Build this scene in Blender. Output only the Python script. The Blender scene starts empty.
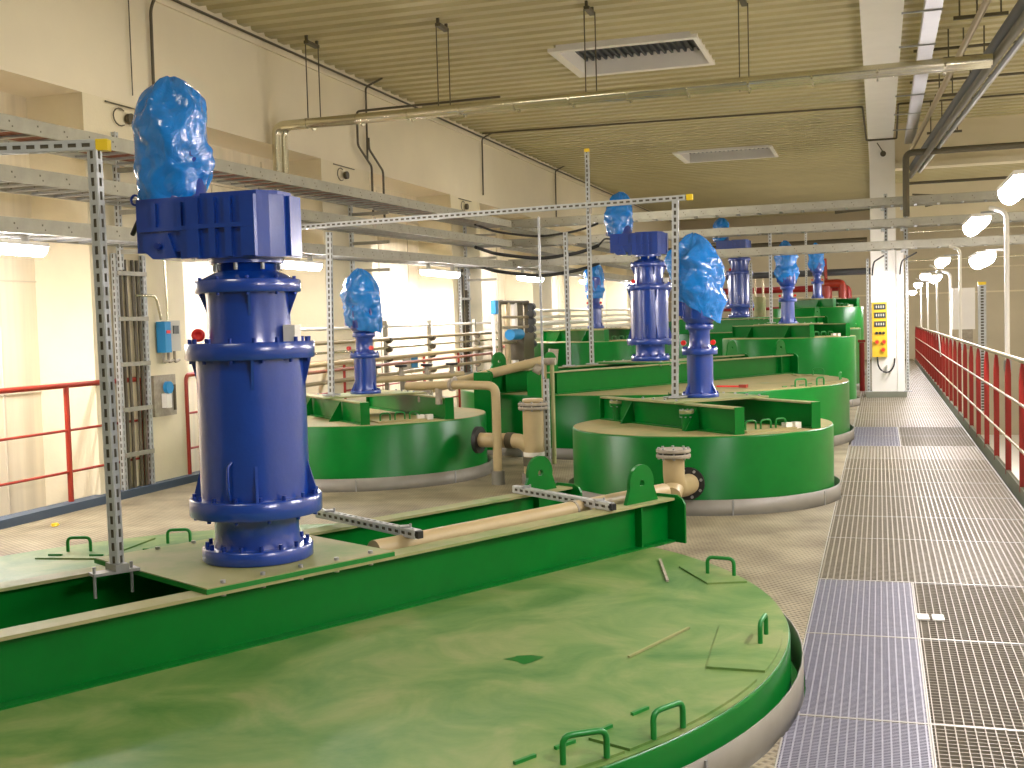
import bpy, math, random
from mathutils import Vector, Matrix, noise
from mathutils.geometry import delaunay_2d_cdt
PI = math.pi
random.seed(7)
scn = bpy.context.scene
C = scn.collection

# ------------------------------------------------------------------ materials
def new_mat(name):
    m = bpy.data.materials.new(name); m.use_nodes = True
    nt = m.node_tree; b = nt.nodes['Principled BSDF']
    return m, nt, b
def mat(name, col, rough=.5, metal=0., var=0., vscale=3., col2=None, bump=0., bscale=40., spec=.5, coat=0., stretch=None, ramp=(.35, .65)):
    m, nt, b = new_mat(name)
    b.inputs['Roughness'].default_value = rough; b.inputs['Metallic'].default_value = metal
    b.inputs['Specular IOR Level'].default_value = spec; b.inputs['Coat Weight'].default_value = coat
    b.inputs['Coat Roughness'].default_value = .16
    tc = nt.nodes.new('ShaderNodeTexCoord'); src = tc.outputs['Object']
    if stretch:
        mp = nt.nodes.new('ShaderNodeMapping'); mp.inputs['Scale'].default_value = stretch
        nt.links.new(src, mp.inputs['Vector']); src = mp.outputs['Vector']
    if col2 or var:
        n = nt.nodes.new('ShaderNodeTexNoise'); n.inputs['Scale'].default_value = vscale
        n.inputs['Detail'].default_value = 6; n.inputs['Roughness'].default_value = .6
        nt.links.new(src, n.inputs['Vector'])
        r = nt.nodes.new('ShaderNodeValToRGB')
        c2 = col2 or tuple(min(1, c*(1-var)) for c in col)
        r.color_ramp.elements[0].position = ramp[0]; r.color_ramp.elements[1].position = ramp[1]
        r.color_ramp.elements[0].color = (*c2, 1); r.color_ramp.elements[1].color = (*col, 1)
        nt.links.new(n.outputs['Fac'], r.inputs['Fac']); nt.links.new(r.outputs['Color'], b.inputs['Base Color'])
    else:
        b.inputs['Base Color'].default_value = (*col, 1)
    if bump:
        n2 = nt.nodes.new('ShaderNodeTexNoise'); n2.inputs['Scale'].default_value = bscale; n2.inputs['Detail'].default_value = 4
        nt.links.new(src, n2.inputs['Vector'])
        bp = nt.nodes.new('ShaderNodeBump'); bp.inputs['Strength'].default_value = bump; bp.inputs['Distance'].default_value = .02
        nt.links.new(n2.outputs['Fac'], bp.inputs['Height']); nt.links.new(bp.outputs['Normal'], b.inputs['Normal'])
    return m
def emit(name, col, s):
    m, nt, b = new_mat(name)
    b.inputs['Base Color'].default_value = (*col, 1)
    b.inputs['Emission Color'].default_value = (*col, 1); b.inputs['Emission Strength'].default_value = s
    return m
M = dict(
    wall=mat('wall_plaster', (.80, .72, .50), .8, var=.10, vscale=1.2, bump=.1),
    wall2=mat('wall_panel', (.74, .66, .47), .8, var=.14, vscale=1.5, stretch=(1, 6, .3)),
    girder=mat('painted_concrete', (.80, .72, .53), .75, var=.06, vscale=.8, bump=.08),
    endwall=mat('end_wall_paint', (.62, .55, .40), .8, var=.1, vscale=.6),
    white=mat('white_paint', (.90, .87, .80), .6, var=.04),
    ceil=mat('coated_roof_sheet', (.56, .50, .28), .45, var=.12, vscale=.7, metal=.0, spec=.5),
    green=mat('green_enamel', (.0, .16, .017), .28, var=.12, vscale=5, spec=.25),
    greenlid=mat('dusty_green_lid', (.27, .27, .085), .5, col2=(.075, .20, .03), vscale=2.2, bump=.05, ramp=(.33, .62)),
    greenlid2=mat('dusty_beige_lid', (.36, .31, .13), .65, col2=(.20, .26, .08), vscale=2.2, ramp=(.25, .5)),
    dusty=mat('dusty_green_steel', (.33, .32, .14), .6, col2=(.15, .27, .07), vscale=3, ramp=(.25, .55)),
    handle=mat('green_handle_paint', (.006, .20, .025), .4),
    blue=mat('blue_enamel', (.003, .050, .36), .30, var=.12, vscale=8, spec=.6, bump=.06, bscale=45, coat=1.0),
    dblue=mat('dark_bolt', (.01, .04, .28), .35, metal=.3),
    bag=mat('blue_polythene', (.006, .24, .78), .20, var=.2, vscale=7, bump=.8, bscale=11, spec=.7, coat=.5),
    galv=mat('galvanised_steel', (.42, .43, .42), .40, metal=.5, var=.2, vscale=12),
    strut=mat('strut_zinc', (.60, .62, .60), .38, metal=.25, var=.15, vscale=14),
    galv2=mat('galvanised_tray', (.40, .385, .31), .5, metal=.3, var=.15, vscale=8),
    grate=mat('grating_steel', (.30, .265, .19), .45, metal=.15, var=.15, vscale=20),
    grate2=mat('grating_steel_dull', (.34, .34, .40), .35, metal=.25, var=.15, vscale=20),
    seam=mat('grating_banding', (.44, .42, .36), .4, metal=.3),
    ring=mat('kick_ring_steel', (.25, .235, .19), .5, metal=.2, var=.15, vscale=4),
    red=mat('red_railing_paint', (.30, .012, .010), .4, var=.1),
    red2=mat('orange_red_paint', (.33, .03, .012), .35, var=.08),
    redcap=mat('red_plastic', (.8, .03, .02), .35),
    brown=mat('brown_pipe', (.28, .10, .05), .45),
    kerb=mat('blue_grey_kerb', (.06, .09, .13), .6, var=.1),
    kerb2=mat('grey_green_toe_board', (.22, .23, .17), .6, var=.1),
    beige=mat('beige_plastic_pipe', (.50, .39, .20), .42, var=.08, vscale=6),
    dirty=mat('dirty_flange', (.42, .37, .28), .6, var=.3, vscale=20),
    black=mat('black_rubber', (.015, .015, .015), .5),
    conduit=mat('dark_conduit', (.10, .085, .05), .5),
    steel=mat('stainless_pipe', (.66, .62, .46), .22, metal=.85, var=.1),
    copper=mat('aged_pipe', (.42, .34, .20), .35, metal=.5),
    yellow=mat('yellow_plastic', (.88, .62, .02), .4),
    panely=mat('yellow_enclosure', (.85, .55, .03), .35),
    orange=mat('orange_socket', (.85, .25, .02), .4),
    grey=mat('grey_enclosure', (.50, .49, .42), .5),
    screen=mat('display_dark', (.05, .06, .05), .25),
    cyan=mat('blue_device', (.02, .25, .55), .4),
    alu=mat('aluminium_cladding', (.50, .50, .50), .35, metal=.8, bump=.15, bscale=8),
    dark=mat('dark_louvre', (.07, .075, .08), .5),
    low=mat('lower_level_paint', (.16, .26, .62), .5, var=.5, vscale=1.5),
    foam=mat('white_block', (.85, .82, .72), .7),
    lamp=emit('fluorescent_diffuser', (1.0, .93, .96), 150.),
    plate=mat('white_sheet', (.9, .88, .8), .7),
)
# floor material: fine diamond-hatched grating look
def floor_mat():
    m, nt, b = new_mat('dusty_grating_floor')
    tc = nt.nodes.new('ShaderNodeTexCoord')
    mp = nt.nodes.new('ShaderNodeMapping'); mp.inputs['Rotation'].default_value = (0, 0, .55)
    nt.links.new(tc.outputs['Object'], mp.inputs['Vector'])
    w = nt.nodes.new('ShaderNodeTexWave'); w.inputs['Scale'].default_value = 9.2; w.inputs['Distortion'].default_value = .0
    nt.links.new(mp.outputs['Vector'], w.inputs['Vector'])
    w2 = nt.nodes.new('ShaderNodeTexWave'); w2.bands_direction = 'Y'; w2.inputs['Scale'].default_value = 9.2
    nt.links.new(mp.outputs['Vector'], w2.inputs['Vector'])
    mx = nt.nodes.new('ShaderNodeMath'); mx.operation = 'MAXIMUM'
    nt.links.new(w.outputs['Fac'], mx.inputs[0]); nt.links.new(w2.outputs['Fac'], mx.inputs[1])
    n = nt.nodes.new('ShaderNodeTexNoise'); n.inputs['Scale'].default_value = 2.5; n.inputs['Detail'].default_value = 8
    nt.links.new(tc.outputs['Object'], n.inputs['Vector'])
    r = nt.nodes.new('ShaderNodeValToRGB'); r.color_ramp.elements[0].color = (.175, .145, .085, 1); r.color_ramp.elements[1].color = (.34, .295, .185, 1)
    r.color_ramp.elements[0].position = .3; r.color_ramp.elements[1].position = .65
    nt.links.new(n.outputs['Fac'], r.inputs['Fac'])
    r2 = nt.nodes.new('ShaderNodeValToRGB'); r2.color_ramp.elements[0].color = (.45, .43, .38, 1); r2.color_ramp.elements[1].color = (1, 1, 1, 1)
    r2.color_ramp.elements[0].position = .3; r2.color_ramp.elements[1].position = .6
    nt.links.new(mx.outputs[0], r2.inputs['Fac'])
    mm = nt.nodes.new('ShaderNodeMixRGB'); mm.blend_type = 'MULTIPLY'; mm.inputs['Fac'].default_value = .8
    nt.links.new(r.outputs['Color'], mm.inputs['Color1']); nt.links.new(r2.outputs['Color'], mm.inputs['Color2'])
    nt.links.new(mm.outputs['Color'], b.inputs['Base Color'])
    bp = nt.nodes.new('ShaderNodeBump'); bp.inputs['Strength'].default_value = .35; bp.inputs['Distance'].default_value = .01
    nt.links.new(mx.outputs[0], bp.inputs['Height']); nt.links.new(bp.outputs['Normal'], b.inputs['Normal'])
    b.inputs['Roughness'].default_value = .65
    return m
M['floor'] = floor_mat()
def tweak(name, nscale, dist, stops):
    nt = M[name].node_tree
    for n in nt.nodes:
        if n.type == 'TEX_NOISE' and n.outputs['Fac'].links and n.outputs['Fac'].links[0].to_node.type == 'VALTORGB':
            n.inputs['Scale'].default_value = nscale; n.inputs['Distortion'].default_value = dist; n.inputs['Detail'].default_value = 10
        if n.type == 'VALTORGB':
            cr_ = n.color_ramp
            while len(cr_.elements) > 1: cr_.elements.remove(cr_.elements[-1])
            for i, (p, c) in enumerate(stops):
                e_ = cr_.elements[0] if i == 0 else cr_.elements.new(p)
                e_.position = p; e_.color = (*c, 1)
tweak('greenlid', 2.3, .8, [(.30, (.05, .16, .025)), (.43, (.10, .21, .045)), (.54, (.155, .25, .065)), (.66, (.235, .285, .10))])
for n in M['bag'].node_tree.nodes:
    if n.type == 'TEX_NOISE' and n.outputs['Fac'].links[0].to_node.type == 'BUMP':
        n.inputs['Distortion'].default_value = 1.6; n.inputs['Detail'].default_value = 3; n.inputs['Scale'].default_value = 8
def slotted_mat():     # galvanised channel with punched slots along its local Z
    m, nt, b = new_mat('slotted_channel')
    tc = nt.nodes.new('ShaderNodeTexCoord')
    w = nt.nodes.new('ShaderNodeTexWave'); w.bands_direction = 'DIAGONAL'; w.inputs['Scale'].default_value = 9
    nt.links.new(tc.outputs['Object'], w.inputs['Vector'])
    r = nt.nodes.new('ShaderNodeValToRGB'); r.color_ramp.interpolation = 'LINEAR'
    r.color_ramp.elements[0].color = (.22, .21, .18, 1); r.color_ramp.elements[1].color = (.62, .62, .57, 1)
    r.color_ramp.elements[0].position = .18; r.color_ramp.elements[1].position = .3
    nt.links.new(w.outputs['Fac'], r.inputs['Fac']); nt.links.new(r.outputs['Color'], b.inputs['Base Color'])
    b.inputs['Metallic'].default_value = .4; b.inputs['Roughness'].default_value = .4
    return m

# ------------------------------------------------------------------ mesh builder
class MB:
    def __init__(s): s.v = []; s.f = []; s.sm = []
    def add(s, vs, fs, smooth=False):
        k = len(s.v); s.v += [tuple(v) for v in vs]
        for f in fs: s.f.append(tuple(i+k for i in f)); s.sm.append(smooth)
        return s
    def box(s, c, d, rz=0, M_=None):
        hx, hy, hz = d[0]/2, d[1]/2, d[2]/2
        vs = [Vector((x*hx, y*hy, z*hz)) for z in (-1, 1) for y in (-1, 1) for x in (-1, 1)]
        if M_ is None: M_ = Matrix.Rotation(rz, 3, 'Z')
        vs = [M_ @ v + Vector(c) for v in vs]
        return s.add(vs, [(0, 2, 3, 1), (4, 5, 7, 6), (0, 1, 5, 4), (2, 6, 7, 3), (0, 4, 6, 2), (1, 3, 7, 5)])
    def bb(s, x0, x1, y0, y1, z0, z1):
        return s.box(((x0+x1)/2, (y0+y1)/2, (z0+z1)/2), (abs(x1-x0), abs(y1-y0), abs(z1-z0)))
    def bar(s, a, b, w, h=None, up=(0, 0, 1)):     # rectangular bar between two points
        a = Vector(a); b = Vector(b); d = b-a; L = d.length; z = d.normalized(); h = h or w
        u = Vector(up)
        if abs(z.dot(u)) > .98: u = Vector((0, 1, 0))
        x = u.cross(z).normalized(); y = z.cross(x)
        Mx = Matrix((x, y, z)).transposed()
        return s.box((a+b)/2, (w, h, L), M_=Mx)
    def tube(s, pts, r, n=12, cap=True):
        pts = [Vector(p) for p in pts]; rings = []
        t0 = (pts[1]-pts[0]).normalized()
        u = Vector((0, 0, 1)) if abs(t0.z) < .9 else Vector((1, 0, 0))
        x = u.cross(t0).normalized()
        rs = r if isinstance(r, (list, tuple)) else [r]*len(pts)
        for i, p in enumerate(pts):
            if i == 0: t = t0
            elif i == len(pts)-1: t = (pts[i]-pts[i-1]).normalized()
            else: t = ((pts[i]-pts[i-1]).normalized()+(pts[i+1]-pts[i]).normalized()).normalized()
            x = (x-t*x.dot(t)).normalized(); y = t.cross(x)
            k = 1.0
            if 0 < i < len(pts)-1:
                c = (pts[i]-pts[i-1]).normalized().dot((pts[i+1]-pts[i]).normalized()); k = 1/max(.5, math.sqrt((1+c)/2))
            rings.append([p+(x*math.cos(2*PI*j/n)+y*math.sin(2*PI*j/n))*rs[i] for j in range(n)])
        vs = [v for rg in rings for v in rg]; fs = []
        for i in range(len(pts)-1):
            for j in range(n):
                a = i*n+j; b = i*n+(j+1) % n
                fs.append((a, b, b+n, a+n))
        s.add(vs, fs, True)
        if cap: s.add(rings[0], [tuple(range(n))[::-1]]); s.add(rings[-1], [tuple(range(n))])
        return s
    def lathe(s, prof, n=32, c=(0, 0, 0), smooth=True):
        vs = []; fs = []
        for r, z in prof:
            for j in range(n):
                a = 2*PI*j/n; vs.append((c[0]+r*math.cos(a), c[1]+r*math.sin(a), c[2]+z))
        for i in range(len(prof)-1):
            for j in range(n):
                a = i*n+j; b = i*n+(j+1) % n
                fs.append((a, b, b+n, a+n))
        return s.add(vs, fs, smooth)
    def disc(s, r, z0, z1, n=32, c=(0, 0), bev=0.):    # solid cylinder
        b = bev
        vs = []; prof = [(r-b, z0), (r, z0+b), (r, z1-b), (r-b, z1)] if b else [(r, z0), (r, z1)]
        for q, z in prof:
            for j in range(n):
                a = 2*PI*j/n; vs.append((c[0]+q*math.cos(a), c[1]+q*math.sin(a), z))
        m = len(prof); fs = []
        for i in range(m-1):
            for j in range(n):
                a = i*n+j; e = i*n+(j+1) % n
                fs.append((a, e, e+n, a+n))
        s.add(vs, fs, True)
        s.add(vs[:n], [tuple(range(n))[::-1]]); s.add(vs[-n:], [tuple(range(n))])
        return s
    def prism(s, poly, z0, z1, M_=None):
        n = len(poly); vs = [Vector((x, y, z0)) for x, y in poly]+[Vector((x, y, z1)) for x, y in poly]
        if M_ is not None: vs = [M_ @ v for v in vs]
        fs = [tuple(range(n))[::-1], tuple(range(n, 2*n))]+[(i, (i+1) % n, (i+1) % n+n, i+n) for i in range(n)]
        return s.add(vs, fs)
    def build(s, name, m, parent=None, loc=None, rz=0):
        me = bpy.data.meshes.new(name); me.from_pydata(s.v, [], s.f); me.update()
        me.materials.append(M[m] if isinstance(m, str) else m)
        if any(s.sm):
            me.polygons.foreach_set('use_smooth', s.sm)
        o = bpy.data.objects.new(name, me); C.objects.link(o)
        if parent: o.parent = parent
        if loc: o.location = loc
        if rz: o.rotation_euler.z = rz
        return o
M['slot'] = slotted_mat()
def arc_pts(p0, p1, p2, r, n=6):           # rounded corner at p1
    p0, p1, p2 = map(Vector, (p0, p1, p2)); a = p1+(p0-p1).normalized()*r; b = p1+(p2-p1).normalized()*r
    return [(1-t)**2*a+2*t*(1-t)*p1+t*t*b for t in [i/n for i in range(n+1)]]
def bend(pts, r, n=6):
    out = [Vector(pts[0])]
    for i in range(1, len(pts)-1): out += arc_pts(pts[i-1], pts[i], pts[i+1], r, n)
    return out+[Vector(pts[-1])]
def tag(o, label, cat, group=None):
    o['label'] = label; o['category'] = cat
    if group: o['group'] = group
    return o
def thing(name, label, cat, loc=(0, 0, 0), rz=0, group=None):
    o = bpy.data.objects.new(name, None); C.objects.link(o); o.location = loc; o.rotation_euler.z = rz; o.empty_display_size = .1
    return tag(o, label, cat, group)
def struct(name, mb, m):
    o = mb.build(name, m); o['kind'] = 'structure'; return o
def dup(root, loc, rz=None, label=None, group=None):
    def cp(o, par):
        c = o.copy(); C.objects.link(c)
        if par is not None: c.parent = par
        for ch in kids.get(o.name, []): cp(ch, c)
        return c
    kids = {}
    def walk(o):
        kids[o.name] = list(o.children)
        for ch in o.children: walk(ch)
    walk(root)
    r = cp(root, None); r.location = loc
    if rz is not None: r.rotation_euler.z = rz
    if label: r['label'] = label
    if group: r['group'] = group
    elif 'group' in r.keys() and group is None: pass
    return r

# ------------------------------------------------------------------ layout
YE = 40.0; ZC = 4.9; ZL = -2.5; XL = -6.7; XB = -7.3; XR = 5.5
BIG = [(-2.8, 4.62, .19), (-2.8, 14.6, .70), (-2.8, 24.7, 1.22)]
RB = 2.445
SML = [(-1.47, 9.87, .60), (-1.47, 20.0, 1.15), (-1.47, 30.0, 1.70)]
RS = 1.10
LFT = [(-5.05, 10.80, .60), (-5.05, 20.8, 1.15)]
RL = 1.24
HOLES = [(x, y, RB+.058) for x, y, z in BIG]+[(x, y, RS+.06) for x, y, z in SML]+[(x, y, RL+.06) for x, y, z in LFT]

# ------------------------------------------------------------------ setting
def floor_plate():
    x0, x1, y0, y1 = XL+.0, -.35, -1.5, YE
    vs = []; es = []
    def loop(ps):
        k = len(vs); vs.extend(ps)
        es.extend([(k+i, k+(i+1) % len(ps)) for i in range(len(ps))])
    def clipc(cx, cy, r, n=96):
        ps = [(cx+r*math.cos(2*PI*i/n), cy+r*math.sin(2*PI*i/n)) for i in range(n)]
        return ps
    for cx, cy, r in HOLES:
        loop([(min(x, x1-.0005), y) for x, y in clipc(cx, cy, r)])
    loop([(x0, y0), (x1, y0), (x1, y1), (x0, y1)])
    o = delaunay_2d_cdt([Vector(v) for v in vs], es, [], 1, 1e-5)
    V, F = o[0], o[2]; mb = MB(); keep = []
    for f in F:
        c = sum((V[i] for i in f), Vector((0, 0)))/len(f)
        if any((c.x-a)**2+(c.y-b)**2 < (r-.002)**2 for a, b, r in HOLES): continue
        keep.append(tuple(f))
    mb.add([(v.x, v.y, 0) for v in V], keep)
    return mb
struct('floor', floor_plate(), 'floor')
struct('floor_lower', MB().bb(XB-.2, 1.3, -1.5, YE, ZL-.1, ZL), 'low')
struct('floor_lower_right', MB().bb(1.3, XR, -1.5, YE, ZL-.1, ZL), 'white')
far = MB().bb(-.35, 1.04, 38.2, YE, -.04, 0)
struct('floor_landing', far, 'floor')
# ceiling: trapezoidal ribbed sheet running across the hall, openings for two roof hatches
hat = [(-3.78, -2.1, 14.1, 15.5), (-3.85, -2.05, 23.6, 25.0)]
def ceiling():
    mb = MB(); P = .30; y = -1.5
    while y < YE:
        prof = [(0, 0), (.14, 0), (.17, .06), (.27, .06), (.30, 0)]
        segs = [(XB, XR)]
        for hx0, hx1, hy0, hy1 in hat:
            if y+P > hy0 and y < hy1: segs = [(XB, hx0), (hx1, XR)]
        for a, b in segs:
            vs = []
            for py, pz in prof: vs += [(a, y+py, ZC+pz), (b, y+py, ZC+pz)]
            mb.add(vs, [(2*i, 2*i+1, 2*i+3, 2*i+2) for i in range(4)])
        y += P
    mb.bb(XB, hat[0][0]-.2, -1.5, YE, ZC+.12, ZC+.14); mb.bb(hat[0][1]+.3, XR, -1.5, YE, ZC+.12, ZC+.14)
    for a, b in ((-1.5, 13.9), (15.7, 23.4), (25.2, YE)): mb.bb(hat[0][0]-.2, hat[0][1]+.3, a, b, ZC+.12, ZC+.14)
    return mb
struct('ceiling', ceiling(), 'ceil')
for i, (x0, x1, y0, y1) in enumerate(hat):
    mb = MB(); h = .20; t = .04
    mb.bb(x0-.12, x0, y0-.1, y1+.12, ZC-.03, ZC+h); mb.bb(x1, x1+.06, y0-.1, y1+.12, ZC-.03, ZC+h)
    mb.bb(x0, x1, y1, y1+.12, ZC-.03, ZC+h); mb.bb(x0, x1, y0-.1, y0, ZC-.03, ZC+h)
    o = struct('window_%d' % (i+1), mb, 'white')
    lv = MB()
    k = x0
    while k < x1: lv.bar((k+.02, y0, ZC+h-.02), (k+.02, y1, ZC+h-.02), .03, .05); k += .09
    lv.bb(x0, x1, y0, y1, ZC+h, ZC+h+.02)
    lv.build('louvre', 'dark', o)
# left wall: recessed bays, girder and piers
w = MB().bb(XB-.15, XB, -1.5, YE, ZL, ZC+.2)
struct('wall_left', w, 'wall2')
g = MB().bb(XB, XL, -1.5, YE, 3.66, ZC-.1)
g.bb(XB, XL-.02, -1.5, YE, ZC-.1, ZC+.1); g.bb(XB, XL+.03, -1.5, YE, ZC-.16, ZC-.12)
struct('wall_left_girder', g, 'girder')
k = 1
for yc in (4.75, 9.4, 13.98, 18.6, 23.2, 27.8, 32.4, 37.0):
    pm = MB().bb(XB, XL-.001, yc-.72, yc+.72, ZL, 3.70)
    o = struct('wall_pier_%d' % k, pm, 'wall'); k += 1
seam = MB()
y = -1.0
while y < YE:
    seam.bb(XB, XB+.012, y, y+.02, ZL, 3.6); y += 1.15
seam.bb(XB, XB+.012, -1.5, YE, 1.0, 1.012); seam.bb(XB, XB+.012, -1.5, YE, 2.0, 2.012); seam.bb(XB, XB+.02, -1.5, YE, 3.2, 3.23)
struct('trim_1', seam, 'endwall')
# end wall and right wall
e = MB().bb(XB, XR, YE, YE+.2, ZL, ZC+.2)
struct('wall_end', e, 'endwall')
t = MB()
for z in (2.1, 2.9, 3.7): t.bb(XB, XR, YE-.04, YE, z, z+.05)
struct('trim_2', t, 'girder')
struct('wall_right', MB().bb(XR, XR+.2, -1.5, YE, ZL, ZC+.2), 'wall')
# central column line: white girder, column, cross girder over the lower hall
struct('wall_girder_centre', MB().bb(-.155, .275, -1.5, YE, 4.62, ZC+.08), 'white')
colm = MB().bb(-.135, .30, 21.8, 22.25, 0, 4.62)
struct('wall_column', colm, 'white')
struct('trim_3', MB().bb(-.24, .46, 21.7, 22.35, 0, .10), 'kerb2')
struct('wall_girder_cross', MB().bb(.30, XR, 22.0, 22.3, 4.15, ZC+.05).bb(.30, XR, 21.95, 22.35, 4.1, 4.2), 'girder')
struct('wall_girder_cross_far', MB().bb(.30, XR, 32.0, 32.3, 3.9, ZC+.05).bb(.30, XR, 31.95, 32.35, 3.85, 3.95), 'girder')
# kerb along the left edge
struct('baseboard_left', MB().bb(XL-.06, XL+.10, -1.5, YE, -.15, .07), 'kerb')

# ------------------------------------------------------------------ walkway gratings
def clip(lo, hi, fixed, axis):
    iv = [(lo, hi)]
    for cx, cy, r in HOLES:
        c, d = (cy, fixed-cx) if axis == 'y' else (cx, fixed-cy)
        if abs(d) >= r: continue
        h = math.sqrt(r*r-d*d); n = []
        for a, b in iv:
            if c-h > a: n.append((a, min(b, c-h)))
            if c+h < b: n.append((max(a, c+h), b))
        iv = [(a, b) for a, b in n if b-a > .004]
    return iv
def grating(x0, x1, y0, y1, px, py, m, label, group=None, tb=.0045):
    t = thing('floor_grating', label, 'floor grating', ((x0+x1)/2, (y0+y1)/2, 0), 0, group)
    ox, oy = (x0+x1)/2, (y0+y1)/2
    b = MB(); k = x0+px/2
    while k < x1:
        for a, c in clip(y0+.004, y1-.004, k, 'y'): b.bb(k-tb/2-ox, k+tb/2-ox, a-oy, c-oy, -.03, 0)
        k += px
    b.build('bearing_bars', m, t)
    b = MB(); k = y0+py/2
    while k < y1:
        for a, c in clip(x0+.004, x1-.004, k, 'x'): b.bb(a-ox, c-ox, k-tb/2-oy, k+tb/2-oy, -.022, -.001)
        k += py
    b.build('cross_bars', m, t)
    b = MB()
    for yy in (y0+.004, y1-.004):
        for a, c in clip(x0, x1, yy, 'x'): b.bb(a-ox, c-ox, yy-.0035-oy, yy+.0035-oy, -.03, .001)
    for xx in (x0+.004, x1-.004):
        for a, c in clip(y0, y1, xx, 'y'): b.bb(xx-.003-ox, xx+.003-ox, a-oy, c-oy, -.03, .0005)
    b.build('edge_banding', 'seam', t)
    return t
GX0, GXM, GX1 = -.35, .16, 1.02
rr = [3.1, 4.385, 5.55, 6.72]
rl = ['open-mesh grating panel by the railing at the bottom right corner of the walkway',
      'open-mesh grating panel by the railing with a yellow speck lying on it',
      'open-mesh grating panel by the railing that carries two small white scraps']
ll = ['dense grey grating panel beside the front tank, lowest in the picture',
      'dense grey grating panel beside the front tank where its kick ring bulges furthest',
      'dense grey grating panel past the front tank, just before the full-width panels']
for i in range(3):
    grating(GXM, GX1, rr[i], rr[i+1], .034, .036, 'grate', rl[i])
    grating(GX0, GXM, rr[i], rr[i+1], .030, .0145, 'grate2', ll[i], tb=.006)
fy = [6.72, 8.0, 8.9, 9.9, 10.75, 11.65, 12.5]
fl = ['full-width grating panel of the walkway nearest the camera, behind the two-column panels',
      'second full-width walkway grating panel, level with the front of the short round tank',
      'third full-width walkway grating panel, beside the middle of the short round tank',
      'fourth full-width walkway grating panel, beside the back of the short round tank',
      'fifth full-width walkway grating panel, just past the short round tank',
      'sixth full-width walkway grating panel, before the grey patch in the walkway']
for i in range(6): grating(GX0, GX1, fy[i], fy[i+1], .034, .034, 'grate', fl[i], tb=.009)
y = 12.5; k = 0
while y < 38.0:
    y2 = min(38.2, y+1.17)
    if y < 21.5 < y2 or y < 22.4 < y2:
        pass
    if k in (1, 2):
        grating(GX0+.02, .22, y, y2, .034, .018, 'grate2', 'bluish grey dense grating panel set in the walkway before the white column, %s one' % ('nearer' if k == 1 else 'farther'))
        grating(.22, GX1, y, y2, .034, .034, 'grate', 'sandy grating panel between the railing and the %s bluish grey panel' % ('nearer' if k == 1 else 'farther'))
    else:
        grating(GX0, GX1, y, y2, .034, .045, 'grate', 'plain grating panel of the distant walkway towards the end wall', 'distant walkway grating panels', tb=.016)
    y = y2; k += 1
# carrying beams beneath the walkway
struct('trim_4', MB().bb(GX0-.02, GX0+.02, 7.3, 38.2, -.2, -.035).bb(GXM-.03, GXM+.03, -1, 38.2, -.2, -.035).bb(GX1-.0, GX1+.08, -1, 38.2, -.2, -.035), 'galv')

# small litter on the floor
tag(MB().box((.19, 5.93, .006), (.055, .10, .008), .05).build('paper_scrap', 'plate'), 'small white paper scrap on the grating, left one of a pair', 'scrap')
tag(MB().box((.26, 5.93, .006), (.055, .10, .008), .02).build('paper_scrap', 'plate'), 'small white paper scrap on the grating, right one of a pair', 'scrap')
cr = MB()
for i in range(14):
    a = 2*PI*i/14; r = .028+.012*math.sin(i*2.3)
    cr.add([(0, 0, .028), (r*math.cos(a), r*math.sin(a), .004), (.036*math.cos(a+.45), .03*math.sin(a+.45), .012)], [(0, 1, 2)])
cr.disc(.026, 0, .022, 10)
cr.build('crumb', 'yellow')
o = bpy.data.objects['crumb']; o.name = 'yellow_cap'; o.location = (-6.26, 7.53, 0); tag(o, 'small yellow plastic cap lying on the floor by the left kerb', 'cap')
o2 = o.copy(); C.objects.link(o2); o2.location = (.56, 4.73, 0); tag(o2, 'small yellow speck on the grating near the bottom right corner', 'cap')

# ------------------------------------------------------------------ kick rings (sheet collars round the tank openings)
def ring(x, y, R, label, h=.12):
    t = thing('kick_ring', label, 'kick ring', (x, y, 0))
    mb = MB().lathe([(R, -.06), (R, h), (R+.006, h), (R+.006, -.06), (R, -.06)], 96)
    mb.build('collar', 'ring', t)
    for i in range(8):
        a = 2*PI*i/8+.35; MB().box(((R+.008)*math.cos(a), (R+.008)*math.sin(a), h/2-.01), (.006, .010, h), a).build('joint', 'galv', t)
names = ['large front tank', 'large middle tank behind the short round tank', 'large far tank']
for (x, y, z), n in zip(BIG, names): ring(x, y, RB+.045, 'grey kick ring around the '+n)
for (x, y, z), n in zip(SML, ['short round tank beside the walkway', 'second narrow tank on the walkway side', 'farthest narrow tank on the walkway side']): ring(x, y, RS+.045, 'grey kick ring around the '+n)
for (x, y, z), n in zip(LFT, ['round tank behind the front blue drive', 'far tank near the left wall']): ring(x, y, RL+.045, 'grey kick ring around the '+n)

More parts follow.
